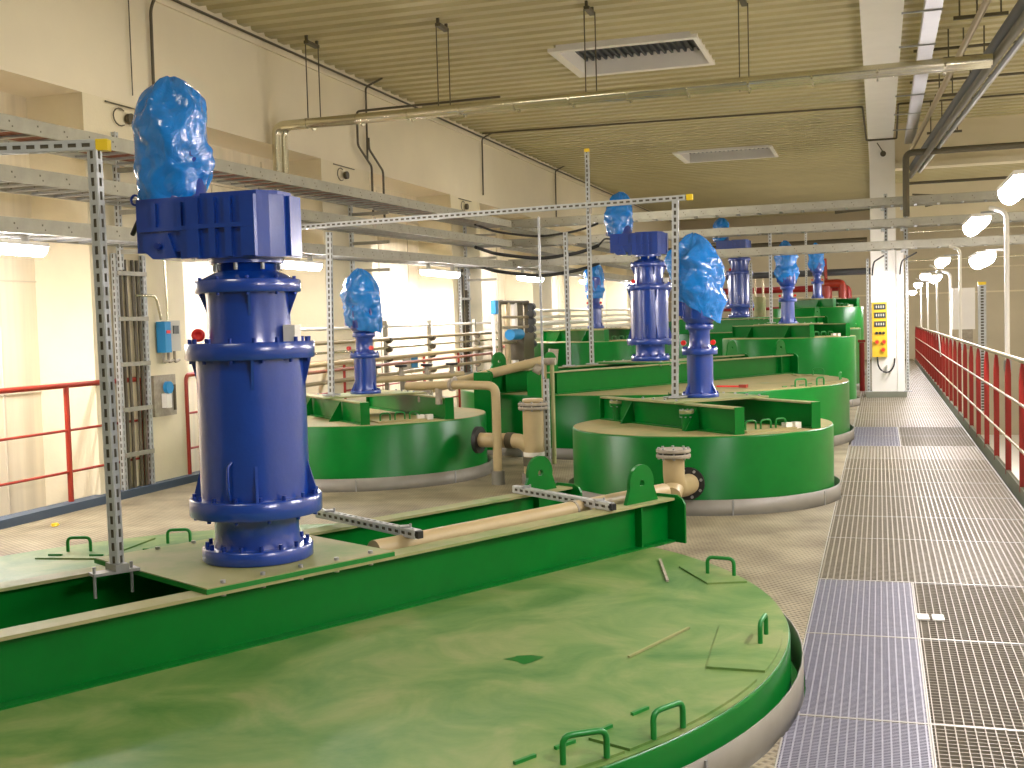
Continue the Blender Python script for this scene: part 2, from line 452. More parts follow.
# ------------------------------------------------------------------ tanks
BA = math.atan2(.887, .46)
def handle(p, a, par, L=.14, h=.075, r=.009, m='handle'):
    d = Vector((math.cos(a), math.sin(a), 0))*L/2; p = Vector(p); u = Vector((0, 0, h))
    return MB().tube(bend([p-d, p-d+u, p+d+u, p+d], .03, 4), r, 8).build('handle', m, par)
def beam_part(par, off, t0, t1, ang, hb, wf, m='green', lug=True, side=1, lugt=None, tf=.014):
    # I-beam along local direction ang at perpendicular offset off; z 0..hb
    c, s = math.cos(ang), math.sin(ang); Rm = Matrix.Rotation(ang, 3, 'Z')
    def P(t, o, z): return Vector((c*t+s*o, s*t-c*o, z))
    L = t1-t0; mid = P((t0+t1)/2, off, 0)
    mb = MB().box(mid+Vector((0, 0, hb/2)), (L, .012, hb-2*tf), ang)
    mb.box(mid+Vector((0, 0, tf/2)), (L, wf, tf), ang)
    b = mb.build('beam', m, par)
    MB().box(mid+Vector((0, 0, hb-tf/2)), (L, wf, tf), ang).build('top_flange', 'dusty', b)
    return b, P
def lug_mesh(P, t, off, z, w=.29, h=.225, th=.022):
    # rounded plate with an eye, in the plane of the beam
    n = 14; out = []; inn = []
    pts = [(-w/2, 0)]
    cx, cz, rr_ = 0, h-.115, .11
    prof = []
    for i in range(n+1):
        a = PI*(1.06)-i*(PI*1.12)/n; prof.append((cx+rr_*math.cos(a), cz+rr_*math.sin(a)))
    outer = [(-w/2, 0)]+prof+[(w/2, 0)]
    # insert base points so that ring strip closes
    N = len(outer); hole = []
    for i in range(N):
        ox, oz = outer[i]; d = math.hypot(ox-cx, oz-cz); hole.append((cx+(ox-cx)/d*.022, cz+(oz-cz)/d*.022))
    mb = MB(); vs = []
    for sd in (-th/2, th/2):
        for q in outer: vs.append(P(t+q[0], off+sd, z+q[1]))
        for q in hole: vs.append(P(t+q[0], off+sd, z+q[1]))
    fs = []
    for i in range(N):
        j = (i+1) % N
        fs += [(i, j, N+j, N+i), (2*N+j, 2*N+i, 3*N+i, 3*N+j), (j, i, 2*N+i, 2*N+j), (N+i, N+j, 3*N+j, 3*N+i)]
    mb.add(vs, fs); return mb
def big_tank(label):
    t = thing('thickener_tank', label, 'tank', (0, 0, 0))
    sh = MB().lathe([(RB, -3.2), (RB, -.012), (RB-.006, 0), (RB-.05, 0), (RB-.05, -.1)], 128).build('shell', 'green', t)
    MB().disc(RB-.008, -.03, .004, 128).build('lid', 'greenlid', t)
    hb = .262
    for off, sgn in ((.44, 1), (-.37, -1)):
        b, P = beam_part(t, off, -2.58, 2.60, BA, hb, .12)
        for tt in (2.36, -2.36): lug_mesh(P, tt, off, hb).build('lifting_lug', 'green', b)
        for tt, q in ((2.60, 1), (-2.58, -1)):
            # rounded end plate standing crosswise at the beam end
            poly = [(-.13, 0), (.13, 0), (.13, hb-.03), (.11, hb+.0), (.07, hb+.018), (-.07, hb+.018), (-.11, hb), (-.13, hb-.03)]
            mm = MB(); n = len(poly)
            vs = [P(tt+q*.0, off+u, v) for u, v in poly]+[P(tt+q*.014, off+u, v) for u, v in poly]
            mm.add(vs, [tuple(range(n)), tuple(range(n, 2*n))[::-1]]+[(i, (i+1) % n, (i+1) % n+n, i+n) for i in range(n)])
            mm.build('end_plate', 'green', b)
        for tt in (-2.30, 2.30):
            MB().box(P(tt, off, hb/2), (.012, .11, hb-.03), BA).build('stiffener', 'green', b)
    # mounting plate
    c, s = math.cos(BA), math.sin(BA)
    mp = MB().box((0, 0, hb+.012), (.96, 1.0, .024), BA).build('mounting_plate', 'dusty', t)
    MB().box((0, 0, hb+.010), (.966, 1.006, .020), BA).build('plate_edge', 'handle', t)
    for i in range(5):
        for off in (.455, -.455):
            q = -.38+.19*i
            MB().disc(.012, hb-.03, hb+.036, 6, (c*q+s*off, s*q-c*off)).build('bolt', 'galv', mp)
    for off in (.495, -.5):
        for i in range(5):
            pass
    # hatch covers: slightly raised wedge plates with handles and hinges
    def hatch(a0, a1, r0, r1, hs):
        n = 10; vs = []
        for z in (.004, .016):
            for i in range(n+1): a = a0+(a1-a0)*i/n; vs.append((r1*math.cos(a), r1*math.sin(a), z))
            for i in range(n+1): a = a1+(a0-a1)*i/n; vs.append((r0*math.cos(a), r0*math.sin(a), z))
        m_ = 2*(n+1)
        hc = MB().add(vs, [tuple(range(m_))[::-1], tuple(range(m_, 2*m_))]+[(i, (i+1) % m_, (i+1) % m_+m_, i+m_) for i in range(m_)]).build('hatch_cover', 'greenlid', t)
        for (a, r, ang) in hs: handle((r*math.cos(a), r*math.sin(a), .014), ang, hc, L=.16, h=.085, r=.011)
        for i in range(4):
            f = .15+.233*i; a = a0+(a1-a0)*f
            MB().box(((r0+.03)*math.cos(a), (r0+.03)*math.sin(a), .019), (.014, .10, .012), a).build('hinge', 'handle', hc)
    hcs = []
    def hpoly(poly, hs, hinges):
        n = len(poly); vs = [(x, y, .004) for x, y in poly]+[(x, y, .013) for x, y in poly]
        hc = MB().add(vs, [tuple(range(n))[::-1], tuple(range(n, 2*n))]+[(i, (i+1) % n, (i+1) % n+n, i+n) for i in range(n)]).build('hatch_cover', 'greenlid', t)
        for x, y, ang in hs: handle((x, y, .012), ang, hc, L=.14, h=.085, r=.010)
        for x, y, ang in hinges: MB().box((x, y, .018), (.085, .012, .010), ang).build('hinge', 'handle', hc)
    def arcp(a0, a1, r, n=8): return [(r*math.cos(a0+(a1-a0)*i/n), r*math.sin(a0+(a1-a0)*i/n)) for i in range(n+1)]
    re_ = RB-.03
    hpoly(arcp(-.545, -.20, re_)+[(2.165, -.43), (1.92, -1.19)], [(2.155, -1.093, 1.03)], [(2.03, -.924, 1.1), (1.95, -1.12, 1.1)])
    hpoly(arcp(-.95, -.555, re_)+[(1.905, -1.21), (1.45, -1.80)], [(1.956, -1.378, .63)], [(1.867, -1.276, 1.05), (1.782, -1.42, 1.05)])
    hpoly(arcp(-.155, .10, re_)+[(2.14, .24), (2.17, -.37)], [(2.34, .05, 1.5)], [])
    hpoly(arcp(.46, .66, re_)+[(1.78, 1.36), (1.98, 1.0)], [(2.02, 1.20, -.2)], [])
    hpoly([(-1.96, .92), (-1.55, .98), (-1.62, 1.62), (-1.90, 1.38)], [(-1.82, 1.14, .25)], [(-1.88, 1.0, .2), (-1.62, 1.04, .2)])
    hpoly([(-1.48, 1.10), (-1.10, 1.18), (-1.12, 1.95), (-1.42, 1.78)], [(-1.35, 1.48, .3)], [(-1.40, 1.25, .2), (-1.16, 1.3, .2)])
    sp = [(.10*(1+.8*(i % 2))*math.cos(i*.7)*.5, .07*(1+.7*((i*5) % 3)/2)*math.sin(i*.7)*.6, .0055) for i in range(9)]
    MB().add([(1.47+x, -.40+y, z) for x, y, z in sp], [tuple(range(9))]).build('paint_splash', 'green', t)
    # lid seams / stiffening strips
    MB().bar((1.65, 1.52, .010), (1.78, 1.02, .010), .014, .010).build('lid_strip', 'dirty', t)
    MB().bar((2.02, .17, .010), (1.86, -.30, .010), .010, .008).build('lid_strip', 'dusty', t)
    return t
bt = big_tank('large green tank in front with a flush dusty lid and two bridge beams')
bt.location = BIG[0]
B2 = dup(bt, BIG[1], label='large green tank with beige lid behind the short round tank')
B3 = dup(bt, BIG[2], label='large green tank farthest from the camera, tall and mostly hidden by the middle ones')
for r_ in (B2, B3):
    for ch in r_.children:
        if ch.name.startswith(('lid', 'hatch_cover')) and ch.type == 'MESH':
            for sl in ch.material_slots: sl.link = 'OBJECT'; sl.material = M['greenlid2']

def small_tank(R, label, ang, lid='greenlid2'):
    t = thing('feed_tank', label, 'tank')
    MB().lathe([(R, -3.2), (R, -.012), (R-.006, 0), (R-.05, 0), (R-.05, -.1)], 96).build('shell', 'green', t)
    MB().disc(R-.008, -.03, .004, 96).build('lid', lid, t)
    hb = .215; hl = R*.90
    for off in (.36*R/1.1, -.40*R/1.1):
        b, P = beam_part(t, off, -hl, hl, ang, hb, .09)
        for tt, q in ((hl, 1), (-hl, -1)):
            MB().box(P(tt, off, hb/2), (.012, .09, hb), ang).build('end_plate', 'green', b)
        for tt in (-.48, .48):      # triangular gussets on the outer side
            sg = 1 if off > 0 else -1
            vs = []
            for d in (-.006, .006):
                vs += [P(tt+d, off+sg*.005, .0), P(tt+d, off+sg*.15, .0), P(tt+d, off+sg*.02, hb-.014)]
            MB().add(vs, [(0, 2, 1), (3, 4, 5), (0, 1, 4, 3), (1, 2, 5, 4), (2, 0, 3, 5)]).build('gusset', 'green', b)
    mp = MB().box((0, 0, hb+.008), (.62, .98*R/1.1, .016), ang).build('mounting_plate', 'dusty', t)
    c, s = math.cos(ang), math.sin(ang)
    for i in range(4):
        for off in (.42, -.44):
            q = -.25+.165*i
            MB().disc(.011, hb+.014, hb+.03, 6, (c*q+s*off, s*q-c*off)).build('bolt', 'galv', mp)
    # inspection hatch between the beams, two handles, two pale blocks
    hx, hy = c*.72*R, s*.72*R
    hc = MB().box((hx, hy, .012), (.30, .50, .016), ang).build('hatch_cover', lid, t)
    for d in (-.15, 0, .15): handle((c*(.72*R+.07)+s*d, s*(.72*R+.07)-c*d, .02), ang-PI/2, hc, L=.10, h=.07, r=.008)
    for d, e_ in ((.30, .02), (.22, .30)):
        MB().box((c*(.72*R-.05*e_+.08)+s*(-d), s*(.72*R+.08)+c*d, .03), (.06, .06, .05), ang).build('pad', 'foam', t)
    return t
def nozzle(par, x, y, m='green', h=.16, r=.055):
    o = MB().disc(r, 0, h, 20, (x, y)).build('nozzle', m, par)
    MB().disc(r*1.5, h-.02, h, 24, (x, y)).build('flange', m, o)
    MB().disc(r*1.5, h+.004, h+.026, 24, (x, y)).build('blind_flange', 'dusty' if m == 'green' else m, o)
    for i in range(8):
        a = 2*PI*i/8; MB().disc(.007, h-.03, h+.036, 6, (x+r*1.28*math.cos(a), y+r*1.28*math.sin(a))).build('bolt', 'galv', o)
SA = math.atan2(-.71, .70)
st = small_tank(RS, 'short round green tank beside the walkway with a bagged drive on top', SA)
st.location = SML[0]
S2 = dup(st, SML[1], label='tall narrow green tank beside the white column, second on the walkway side')
S3 = dup(st, SML[2], label='tallest narrow green tank at the far end, beside the walkway')
nozzle(st, -.78, .30); nozzle(st, -.02, -.62, h=.14, r=.04)
lt = small_tank(RL, 'round green tank behind the front blue drive, near the pipe rack', SA)
lt.location = LFT[0]
L2 = dup(lt, LFT[1], label='green tank far back on the left wall side with a small bagged drive')
nozzle(lt, .45, .45, 'dirty', .22, .06); nozzle(lt, .62, .10, 'dirty', .16, .05)

# ------------------------------------------------------------------ drives
def bolts_on(par, R, z0, z1, n, r=.010, ph=0.2, m='dblue'):
    for i in range(n):
        a = 2*PI*i/n+ph
        MB().disc(r, z0, z1, 6, (R*math.cos(a), R*math.sin(a))).build('bolt', m, par)
def fin(mb, r0, r1, z0, z1, a, flip=False, t=.012):
    # triangular fin: wide at z0
    ca, sa = math.cos(a), math.sin(a); vs = []
    for d in (-t/2, t/2):
        for r, z in ((r0, z0), (r1, z0), (r0, z1)): vs.append((r*ca-d*sa, r*sa+d*ca, z))
    mb.add(vs, [(0, 1, 2), (3, 5, 4), (0, 3, 4, 1), (1, 4, 5, 2), (2, 5, 3, 0)])
def big_drive(label):
    t = thing('agitator_drive', label, 'drive')
    bf = MB().disc(.247, 0, .062, 48, bev=.006).build('base_flange', 'blue', t); bolts_on(bf, .222, .055, .085, 16)
    nk = MB().lathe([(.20, .05), (.188, .09), (.188, .20), (.20, .215)], 48).build('neck', 'blue', t)
    f2 = MB().disc(.295, .205, .285, 56, bev=.006).build('lower_flange', 'blue', t); bolts_on(f2, .27, .28, .305, 16); bolts_on(f2, .27, .192, .21, 12)
    br = MB().lathe([(.242, .28), (.240, .9)], 56).build('barrel', 'blue', t)
    for a in (.25, PI/2+.25, PI+.25, 1.5*PI+.55):
        fm = MB(); fin(fm, .238, .285, .285, .45, a); fm.build('rib', 'blue', br)
        fm = MB(); fin(fm, .238, .275, .90, .76, a); fm.build('rib', 'blue', br)
    MB().tube(bend([(.02, -.245, .29), (.02, -.262, .33), (.02, -.262, .44), (.03, -.243, .46)], .015), .006, 8).build('grease_line', 'blue', br)
    f3 = MB().disc(.286, .90, .975, 56, bev=.006).build('upper_flange', 'blue', t); bolts_on(f3, .262, .97, .995, 16); bolts_on(f3, .262, .885, .905, 12)
    ub = MB().lathe([(.188, .97), (.184, 1.0), (.184, 1.16), (.19, 1.205)], 48).build('upper_barrel', 'blue', t)
    for a in (.25, PI/2+.25, PI+.25, 1.5*PI+.55):
        fm = MB(); fin(fm, .183, .228, 1.205, 1.09, a); fm.build('rib', 'blue', ub)
    f4 = MB().disc(.234, 1.195, 1.252, 48, bev=.005).build('gear_flange', 'blue', t); bolts_on(f4, .214, 1.182, 1.20, 10, .009); bolts_on(f4, .214, 1.248, 1.265, 10, .009)
    MB().lathe([(.22, 1.250), (.15, 1.285), (.13, 1.29), (.13, 1.40)], 40).build('coupling', 'blue', t)
    cp = MB().disc(.165, 1.325, 1.35, 40).build('coupling_plate', 'blue', t); bolts_on(cp, .150, 1.295, 1.326, 8, .010, m='galv')
    # gear housing
    poly = [(-.16, -.16), (-.14, -.18), (.15, -.18), (.19, -.12), (.235, -.07), (.235, .07), (.17, .18), (-.16, .18)]
    hs = MB().prism(poly, 1.345, 1.615)
    hs.prism([(-.14, -.14), (.14, -.14), (.20, -.06), (.20, .06), (.15, .14), (-.14, .14)], 1.615, 1.635)
    hs = hs.build('gear_housing', 'blue', t)
    for x, w_ in ((-.145, .030), (-.05, .016), (.03, .016), (.125, .034)): MB().bb(x-w_, x+w_, -.20, -.175, 1.35, 1.61).build('rib', 'blue', hs)
    MB().bb(-.17, .16, -.202, -.175, 1.475, 1.495).build('ledge', 'blue', hs)
    MB().bb(.235, .252, -.05, .05, 1.35, 1.61).build('rib', 'blue', hs)
    ms = MB().bb(-.46, -.16, -.155, .155, 1.385, 1.60); ms.bb(-.47, -.13, -.14, .14, 1.60, 1.625)
    ms = ms.build('motor_seat', 'blue', t)
    for x in (-.36, -.23): MB().bb(x-.010, x+.010, -.170, -.15, 1.49, 1.60).build('rib', 'blue', ms)
    MB().bb(-.44, -.16, -.178, -.15, 1.475, 1.495).build('ledge', 'blue', ms)
    MB().bb(-.225, -.185, -.174, -.15, 1.35, 1.475).build('rib', 'blue', ms)
    tr = MB(); poly = [(-.42, 1.465), (-.29, 1.465), (-.25, 1.355), (-.37, 1.355), (-.42, 1.395)]
    n = 5; vs = [(x, -.172, z) for x, z in poly]+[(x, .12, z) for x, z in poly]
    tr.add(vs, [tuple(range(n)), tuple(range(n, 2*n))[::-1]]+[(i, (i+1) % n, (i+1) % n+n, i+n) for i in range(n)])
    tb = tr.build('torque_bracket', 'blue', t)
    bo = MB().disc(.016, 0, .02, 10).build('bolt', 'dblue', tb); bo.location = (-.335, -.172, 1.41); bo.rotation_euler = (PI/2, 0, 0)
    MB().tube([(-.50+.022*math.cos(a), -.10, 1.63+.022*math.sin(a)) for a in [i*2*PI/12 for i in range(13)]], .006, 6).build('lifting_eye', 'dblue', t)
    MB().lathe([(.11, 1.62), (.11, 1.64), (.10, 1.65), (.10, 2.0), (.06, 2.03), (0.001, 2.03)], 24, (-.31, 0, 0)).build('motor', 'blue', t)
    MB().tube(bend([(-.46, .02, 1.57), (-.58, .06, 1.59), (-.68, .12, 1.50)], .04), .012, 8).build('cable_gland', 'black', t)
    # red plug on the upper flange and pale terminal box
    a = math.radians(212)
    pl = MB().lathe([(.0, 0), (.028, 0), (.034, .01), (.034, .03), (.02, .034), (.016, .025), (0.001, .025)], 16).build('vent_plug', 'redcap', t)
    pl.location = (.215*math.cos(a), .215*math.sin(a)-.01, 1.012); pl.scale = (.85, .85, 1); pl.rotation_euler = (PI/2, 0, .4)
    a = math.radians(-5); MB().box((.225*math.cos(a), .225*math.sin(a), 1.01), (.06, .05, .075), a).build('terminal_box', 'foam', t)
    return t
def bag(label, H, rx, ry, seed, loc, name='plastic_bag', lean=(0, 0), top=.35, slant=0., neck=.8):
    n, m = 56, 40; vs = []; fs = []
    for i in range(m+1):
        u = i/m
        # profile: gathered bottom, wide belly, rounded pinched top
        pr = (neck+(1-neck)*min(1, u/.22)) * (1 if u < .62 else math.sqrt(max(0, 1-((u-.62)/.385)**2))*(1-top*.5)+top*.5*(1-(u-.62)/.38))
        for j in range(n):
            a = 2*PI*j/n
            p = Vector((math.cos(a)*1.4, math.sin(a)*1.4, u*H*7+seed*13.1))
            w_ = 1+.26*noise.noise(p*.75)+.10*noise.noise(p*2.2)-.10*abs(noise.noise(p*1.6+Vector((3, 1, 7))))
            fold = .07*abs(math.sin(a*2.5+seed+u*4))
            r = pr*(w_-fold)
            z = u*H + .02*noise.noise(p*1.7) + slant*(1-u)*math.cos(a)
            vs.append((rx*r*math.cos(a)+lean[0]*u, ry*r*math.sin(a)+lean[1]*u, z))
    for i in range(m):
        for j in range(n):
            a = i*n+j; b = i*n+(j+1) % n; fs.append((a, b, b+n, a+n))
    mb = MB().add(vs, fs, True)
    mb.add(vs[-n:], [tuple(range(n))], True)
    o = mb.build(name, 'bag'); o.location = loc
    for p in o.data.polygons: p.use_smooth = True
    return tag(o, label, 'plastic bag')
zb = .262+.026
BD = []
d1 = big_drive('large blue agitator drive standing on the bridge of the front tank')
d1.location = (BIG[0][0]+.10, BIG[0][1]-.04, BIG[0][2]+zb); BD.append(d1)
d2 = dup(d1, (BIG[1][0], BIG[1][1], BIG[1][2]+zb), label='large blue agitator drive on the middle large tank, with a bag above the long rail')
d3 = dup(d1, (BIG[2][0], BIG[2][1], BIG[2][2]+zb), label='large blue agitator drive on the farthest large tank, behind the grey cable trays')
for dd, lb, sd, H_ in ((d1, 'large crumpled blue plastic bag tied over the motor of the front blue drive', 1, .57),
                   (d2, 'blue plastic bag over the middle large drive, crossed by the galvanised rail', 3, .55),
                   (d3, 'small blue plastic bag over the motor of the farthest large drive, between the cable trays', 5, .5)):
    bag(lb, H_, .185, .165, sd, (dd.location.x-.375, dd.location.y, dd.location.z+1.615), lean=(.02, 0), neck=.80)
def small_drive(label):
    t = thing('agitator_drive', label, 'drive')
    bf = MB().disc(.158, 0, .035, 36, bev=.004).build('base_flange', 'blue', t); bolts_on(bf, .140, .03, .05, 8, .010)
    br = MB().lathe([(.120, .03), (.114, .06), (.112, .12), (.112, .37)], 36).build('barrel', 'blue', t)
    for a in (-.3, PI/2-.3, PI-.3, 1.5*PI-.9):
        fm = MB(); fin(fm, .11, .152, .035, .13, a); fm.build('rib', 'blue', br)
    f2 = MB().disc(.152, .365, .42, 36, bev=.004).build('lower_flange', 'blue', t); bolts_on(f2, .135, .415, .435, 12, .009)
    MB().lathe([(.10, .42), (.088, .45), (.088, .56), (.10, .585)], 32).build('upper_barrel', 'blue', t)
    f3 = MB().disc(.118, .58, .625, 32, bev=.004).build('upper_flange', 'blue', t); bolts_on(f3, .105, .62, .64, 10, .008)
    hs = MB().lathe([(.10, .625), (.135, .66), (.145, .68), (.145, .92), (.12, .95), (.001, .95)], 32)
    hs.bb(-.17, .0, -.09, .09, .70, .88)
    hs.build('gear_housing', 'blue', t)
    for i in range(10):
        a = 2*PI*i/10; MB().box((.148*math.cos(a), .148*math.sin(a), .79), (.014, .016, .22), a).build('rib', 'blue', t)
    MB().lathe([(.09, .95), (.09, 1.10), (.001, 1.12)], 24).build('motor', 'blue', t)
    for q in (-.12, .13):
        pl = MB().disc(.022, 0, .03, 12).build('vent_plug', 'redcap', t); pl.location = (q, -.10, .47); pl.rotation_euler = (PI/2, 0, 0)
    return t
sb = .215+.016
s1 = small_drive('small blue agitator drive on the short round tank beside the walkway')
s1.location = (SML[0][0], SML[0][1]+.03, SML[0][2]+sb)
s2 = dup(s1, (SML[1][0], SML[1][1], SML[1][2]+sb), label='small blue drive on the second narrow walkway-side tank, left of the white column')
s3 = dup(s1, (SML[2][0], SML[2][1], SML[2][2]+sb), label='small blue drive on the farthest narrow tank, nearest the white column')
s4 = dup(s1, (LFT[0][0], LFT[0][1]+.02, LFT[0][2]+sb), label='small blue drive on the round tank behind the front large drive')
s5 = dup(s1, (LFT[1][0]+.05, LFT[1][1], LFT[1][2]+sb), label='small blue drive far back on the left, beside the middle large drive')
for dd, lb, sd, z, H_, rx, sl in ((s1, 'blue plastic bag with slanting hem over the drive on the short round tank', 11, .74, .66, .25, -.11),
                        (s2, 'blue plastic bag over the second small walkway-side drive, left of the white column', 12, .70, .70, .20, .0),
                        (s3, 'blue plastic bag over the farthest small drive, partly behind the cable trays', 13, .70, .70, .20, 0),
                        (s4, 'rounded blue plastic bag over the drive of the tank behind the front blue drive', 14, .66, .62, .215, -.04),
                        (s5, 'blue plastic bag over the small drive far back on the left side', 15, .55, .75, .19, 0)):
    bag(lb, H_, rx, rx*.85, sd, (dd.location.x, dd.location.y, dd.location.z+z), slant=sl, lean=(-.03, 0), neck=.80, top=.9)

# ------------------------------------------------------------------ slotted channel frames
def channel(a, b, w=.042, h=.042, up=(0, 0, 1), name='post', par=None, slots=True):
    a = Vector(a); b = Vector(b); d = (b-a); L = d.length; z = d.normalized(); u = Vector(up)
    if abs(z.dot(u)) > .95: u = Vector((0, 1, 0))
    x = u.cross(z).normalized(); y = z.cross(x); t = .004
    Mx = Matrix((x, y, z)).transposed()
    mb = MB()
    def lb(cx, cy, dx, dy, z0, z1): mb.box(a+Mx @ Vector((cx, cy, (z0+z1)/2)), (dx, dy, z1-z0), M_=Mx)
    lb(-w/2, 0, t, h, 0, L); lb(w/2, 0, t, h, 0, L)
    # slotted faces: side strips plus bridges between the slots
    mb.v = []; mb.f = []; mb.sm = []
    for sy in (-1, 1):
        lb(-w*.34, sy*h/2, w*.28, t, 0, L); lb(w*.34, sy*h/2, w*.28, t, 0, L)
        lb(sy*w/2, -w*.34, t, h*.28, 0, L); lb(sy*w/2, w*.34, t, h*.28, 0, L)
        k = 0
        while k < L: lb(0, sy*h/2, w*.44, t, k, min(L, k+.022)); lb(sy*w/2, 0, t, h*.44, k, min(L, k+.022)); k += .058
    o = mb.build(name, 'strut', par)
    MB().box(a+z*L/2, (w*.8, h*.8, L-.01), M_=Mx).build('core', 'conduit', o)
    return o
fr = thing('support_frame', 'slotted galvanised frame standing on the front tank bridge, with yellow end cap', 'support frame', (-3.16, 4.18, .46))
def F(o, x, y, z): return Vector((x, y, z))-Vector(o.location)
channel(F(fr, -3.16, 4.18, .49), F(fr, -3.175, 4.175, 2.29), par=fr)
channel(F(fr, -3.165, 4.18, 2.31), F(fr, -4.38, 3.75, 2.29), par=fr, name='rail')
cl = MB().box(F(fr, -3.16, 4.16, .482), (.20, .07, .012), BA-.1); cl.box(F(fr, -3.16, 4.18, .50), (.06, .10, .03), BA)
cl.build('foot_clamp', 'galv', fr)
for i, q in enumerate((-.07, .07)):
    MB().tube([F(fr, -3.16+q*.6, 4.15+q, .515), F(fr, -3.16+q*.6, 4.15+q, .38)], .007, 8).build('bolt', 'galv', fr)
MB().box(F(fr, -3.14, 4.19, 2.31), (.05, .048, .048), .3).build('end_cap', 'yellow', fr)
f2 = thing('support_frame', 'long slotted galvanised rail on two posts between the left tank and the short round tank', 'support frame', (-1.66, 9.72, .83))
channel(F(f2, -1.66, 9.72, .85), F(f2, -1.62, 9.70, 2.50), par=f2, w=.05)
channel(F(f2, -5.26, 10.45, .85), F(f2, -5.22, 10.45, 2.47), par=f2, w=.05)
channel(F(f2, -1.53, 9.70, 2.52), F(f2, -5.62, 10.15, 2.50), par=f2, name='rail')
MB().box(F(f2, -1.50, 9.70, 2.52), (.05, .05, .05)).build('end_cap', 'yellow', f2)
MB().box(F(f2, -1.66, 9.72, .845), (.18, .10, .014), .6).build('foot_clamp', 'galv', f2)
MB().box(F(f2, -5.26, 10.45, .845), (.18, .10, .014), .6).build('foot_clamp', 'galv', f2)
for q in (-2.4, -4.55):
    c_ = MB().box(F(f2, q, 9.80+(-1.5-q)*.09, 2.50), (.012, .055, .10)); c_.build('clip', 'dirty', f2)
def post_thing(x, y, z0, z1, label, w=.045, cap=False, name='channel_post'):
    t = thing(name, label, 'post', (x, y, z0))
    channel((0, 0, 0), (0, 0, z1-z0), w, w, par=t, name='channel')
    MB().box((0, 0, .006), (.14, .10, .012)).build('foot_plate', 'galv', t)
    if cap: MB().box((0, 0, z1-z0+.02), (.055, .055, .04)).build('end_cap', 'yellow', t)
    return t
post_thing(-3.45, 14.1, .97, 3.62, 'tall thin galvanised post with yellow cap on the bridge of the middle large tank', cap=True)
post_thing(-2.98, 10.35, .0, .98, 'galvanised post on the floor right of the flanged standpipe')
post_thing(-3.62, 13.6, .97, 2.6, 'short galvanised post just left of the tall yellow-capped one')
tag(MB().tube([(-3.03, 10.42, .98), (-3.03, 10.42, 2.50)], .012, 8).build('hanger_rod', 'galv'), 'thin rod hanging from the long rail above the flanged standpipe', 'rod')
post_thing(-1.72, 19.7, 1.40, 2.95, 'galvanised post beside the second small walkway-side drive')
post_thing(-1.72, 29.7, 1.95, 3.6, 'galvanised post beside the farthest small drive')
post_thing(-2.45, 23.6, 1.5, 2.6, 'galvanised post right of the farthest large drive')
# cross bars lying on the front bridge
def cross(x0, y0, x1, y1, z, label):
    t = thing('cross_bar', label, 'bar', ((x0+x1)/2, (y0+y1)/2, z))
    a = Vector(((x0-x1)/2, (y0-y1)/2, .022)); b = -a; b.z = .022
    channel(a, b, .04, .04, par=t, name='channel')
    for s_ in (.12, .88):
        p = a+(b-a)*s_; MB().box(p+Vector((0, 0, .024)), (.05, .05, .012), .5).tube([p+Vector((.03, 0, -.02)), p+Vector((.03, 0, .04))], .006, 6).build('clamp', 'galv', t)
    MB().box(b*1.008+Vector((0, 0, 0)), (.035, .03, .035), math.atan2(y1-y0, x1-x0)).build('end_plug', 'black', t)
    return t
cross(-2.93, 5.62, -2.13, 5.10, .478, 'galvanised channel bar lying across the bridge just right of the front blue drive')
cross(-2.17, 6.78, -1.42, 6.18, .455, 'galvanised channel bar clamped across the front bridge between its two lifting lugs')

# ------------------------------------------------------------------ cable trays
def tray(name, a, b, w, label, h=.115, rung=.28, m='galv2', side=None, rungm='galv', group=None):
    a = Vector(a); b = Vector(b); mid = (a+b)/2
    t = thing(name, label, 'cable tray', mid, 0, group)
    a -= mid; b -= mid; d = (b-a).normalized(); n = Vector((-d.y, d.x, 0)); L = (b-a).length
    for s_ in (-1, 1):
        o_ = n*s_*w/2; mb = MB().bar(a+o_+Vector((0, 0, h/2)), b+o_+Vector((0, 0, h/2)), .004, h)
        mb = MB(); 
        ang = math.atan2(d.y, d.x); c = (a+b)/2+o_
        sl = math.asin(d.z); Rm = Matrix.Rotation(ang, 3, 'Z') @ Matrix.Rotation(-sl, 3, 'Y')
        mb.box(c+Vector((0, 0, h/2)), (L, .004, h), M_=Rm)
        mb.box(c+Vector((0, 0, h))-n*s_*.010, (L, .024, .004), M_=Rm); mb.box(c-n*s_*.010, (L, .024, .004), M_=Rm)
        rl_ = mb.build('side_rail', m, t)
        pm = MB(); k = .10
        while k < L:
            pm.box(a+d*k+o_+Vector((0, 0, h*.62)), (.014, .0065, .014), M_=Rm); pm.box(a+d*(k+.03)+o_+Vector((0, 0, h*.3)), (.012, .0065, .012), M_=Rm); k += .30
        pm.build('perforation', 'conduit', rl_)['kind'] = 'stuff'
    k = .12; r0 = None
    while k < L and k < 99*rung:
        if r0 is None: r0 = MB().box((0, 0, 0), (.04, w, .018), math.atan2(d.y, d.x)).build('rung', rungm, t); rr0 = r0
        else: rr0 = r0.copy(); C.objects.link(rr0)
        rr0.location = a+d*k+Vector((0, 0, .012)); k += rung
    return t
ZT = [(3.02, 3.20), (2.64, 2.86), (2.26, 2.50)]
lab = ['upper', 'middle', 'lower']
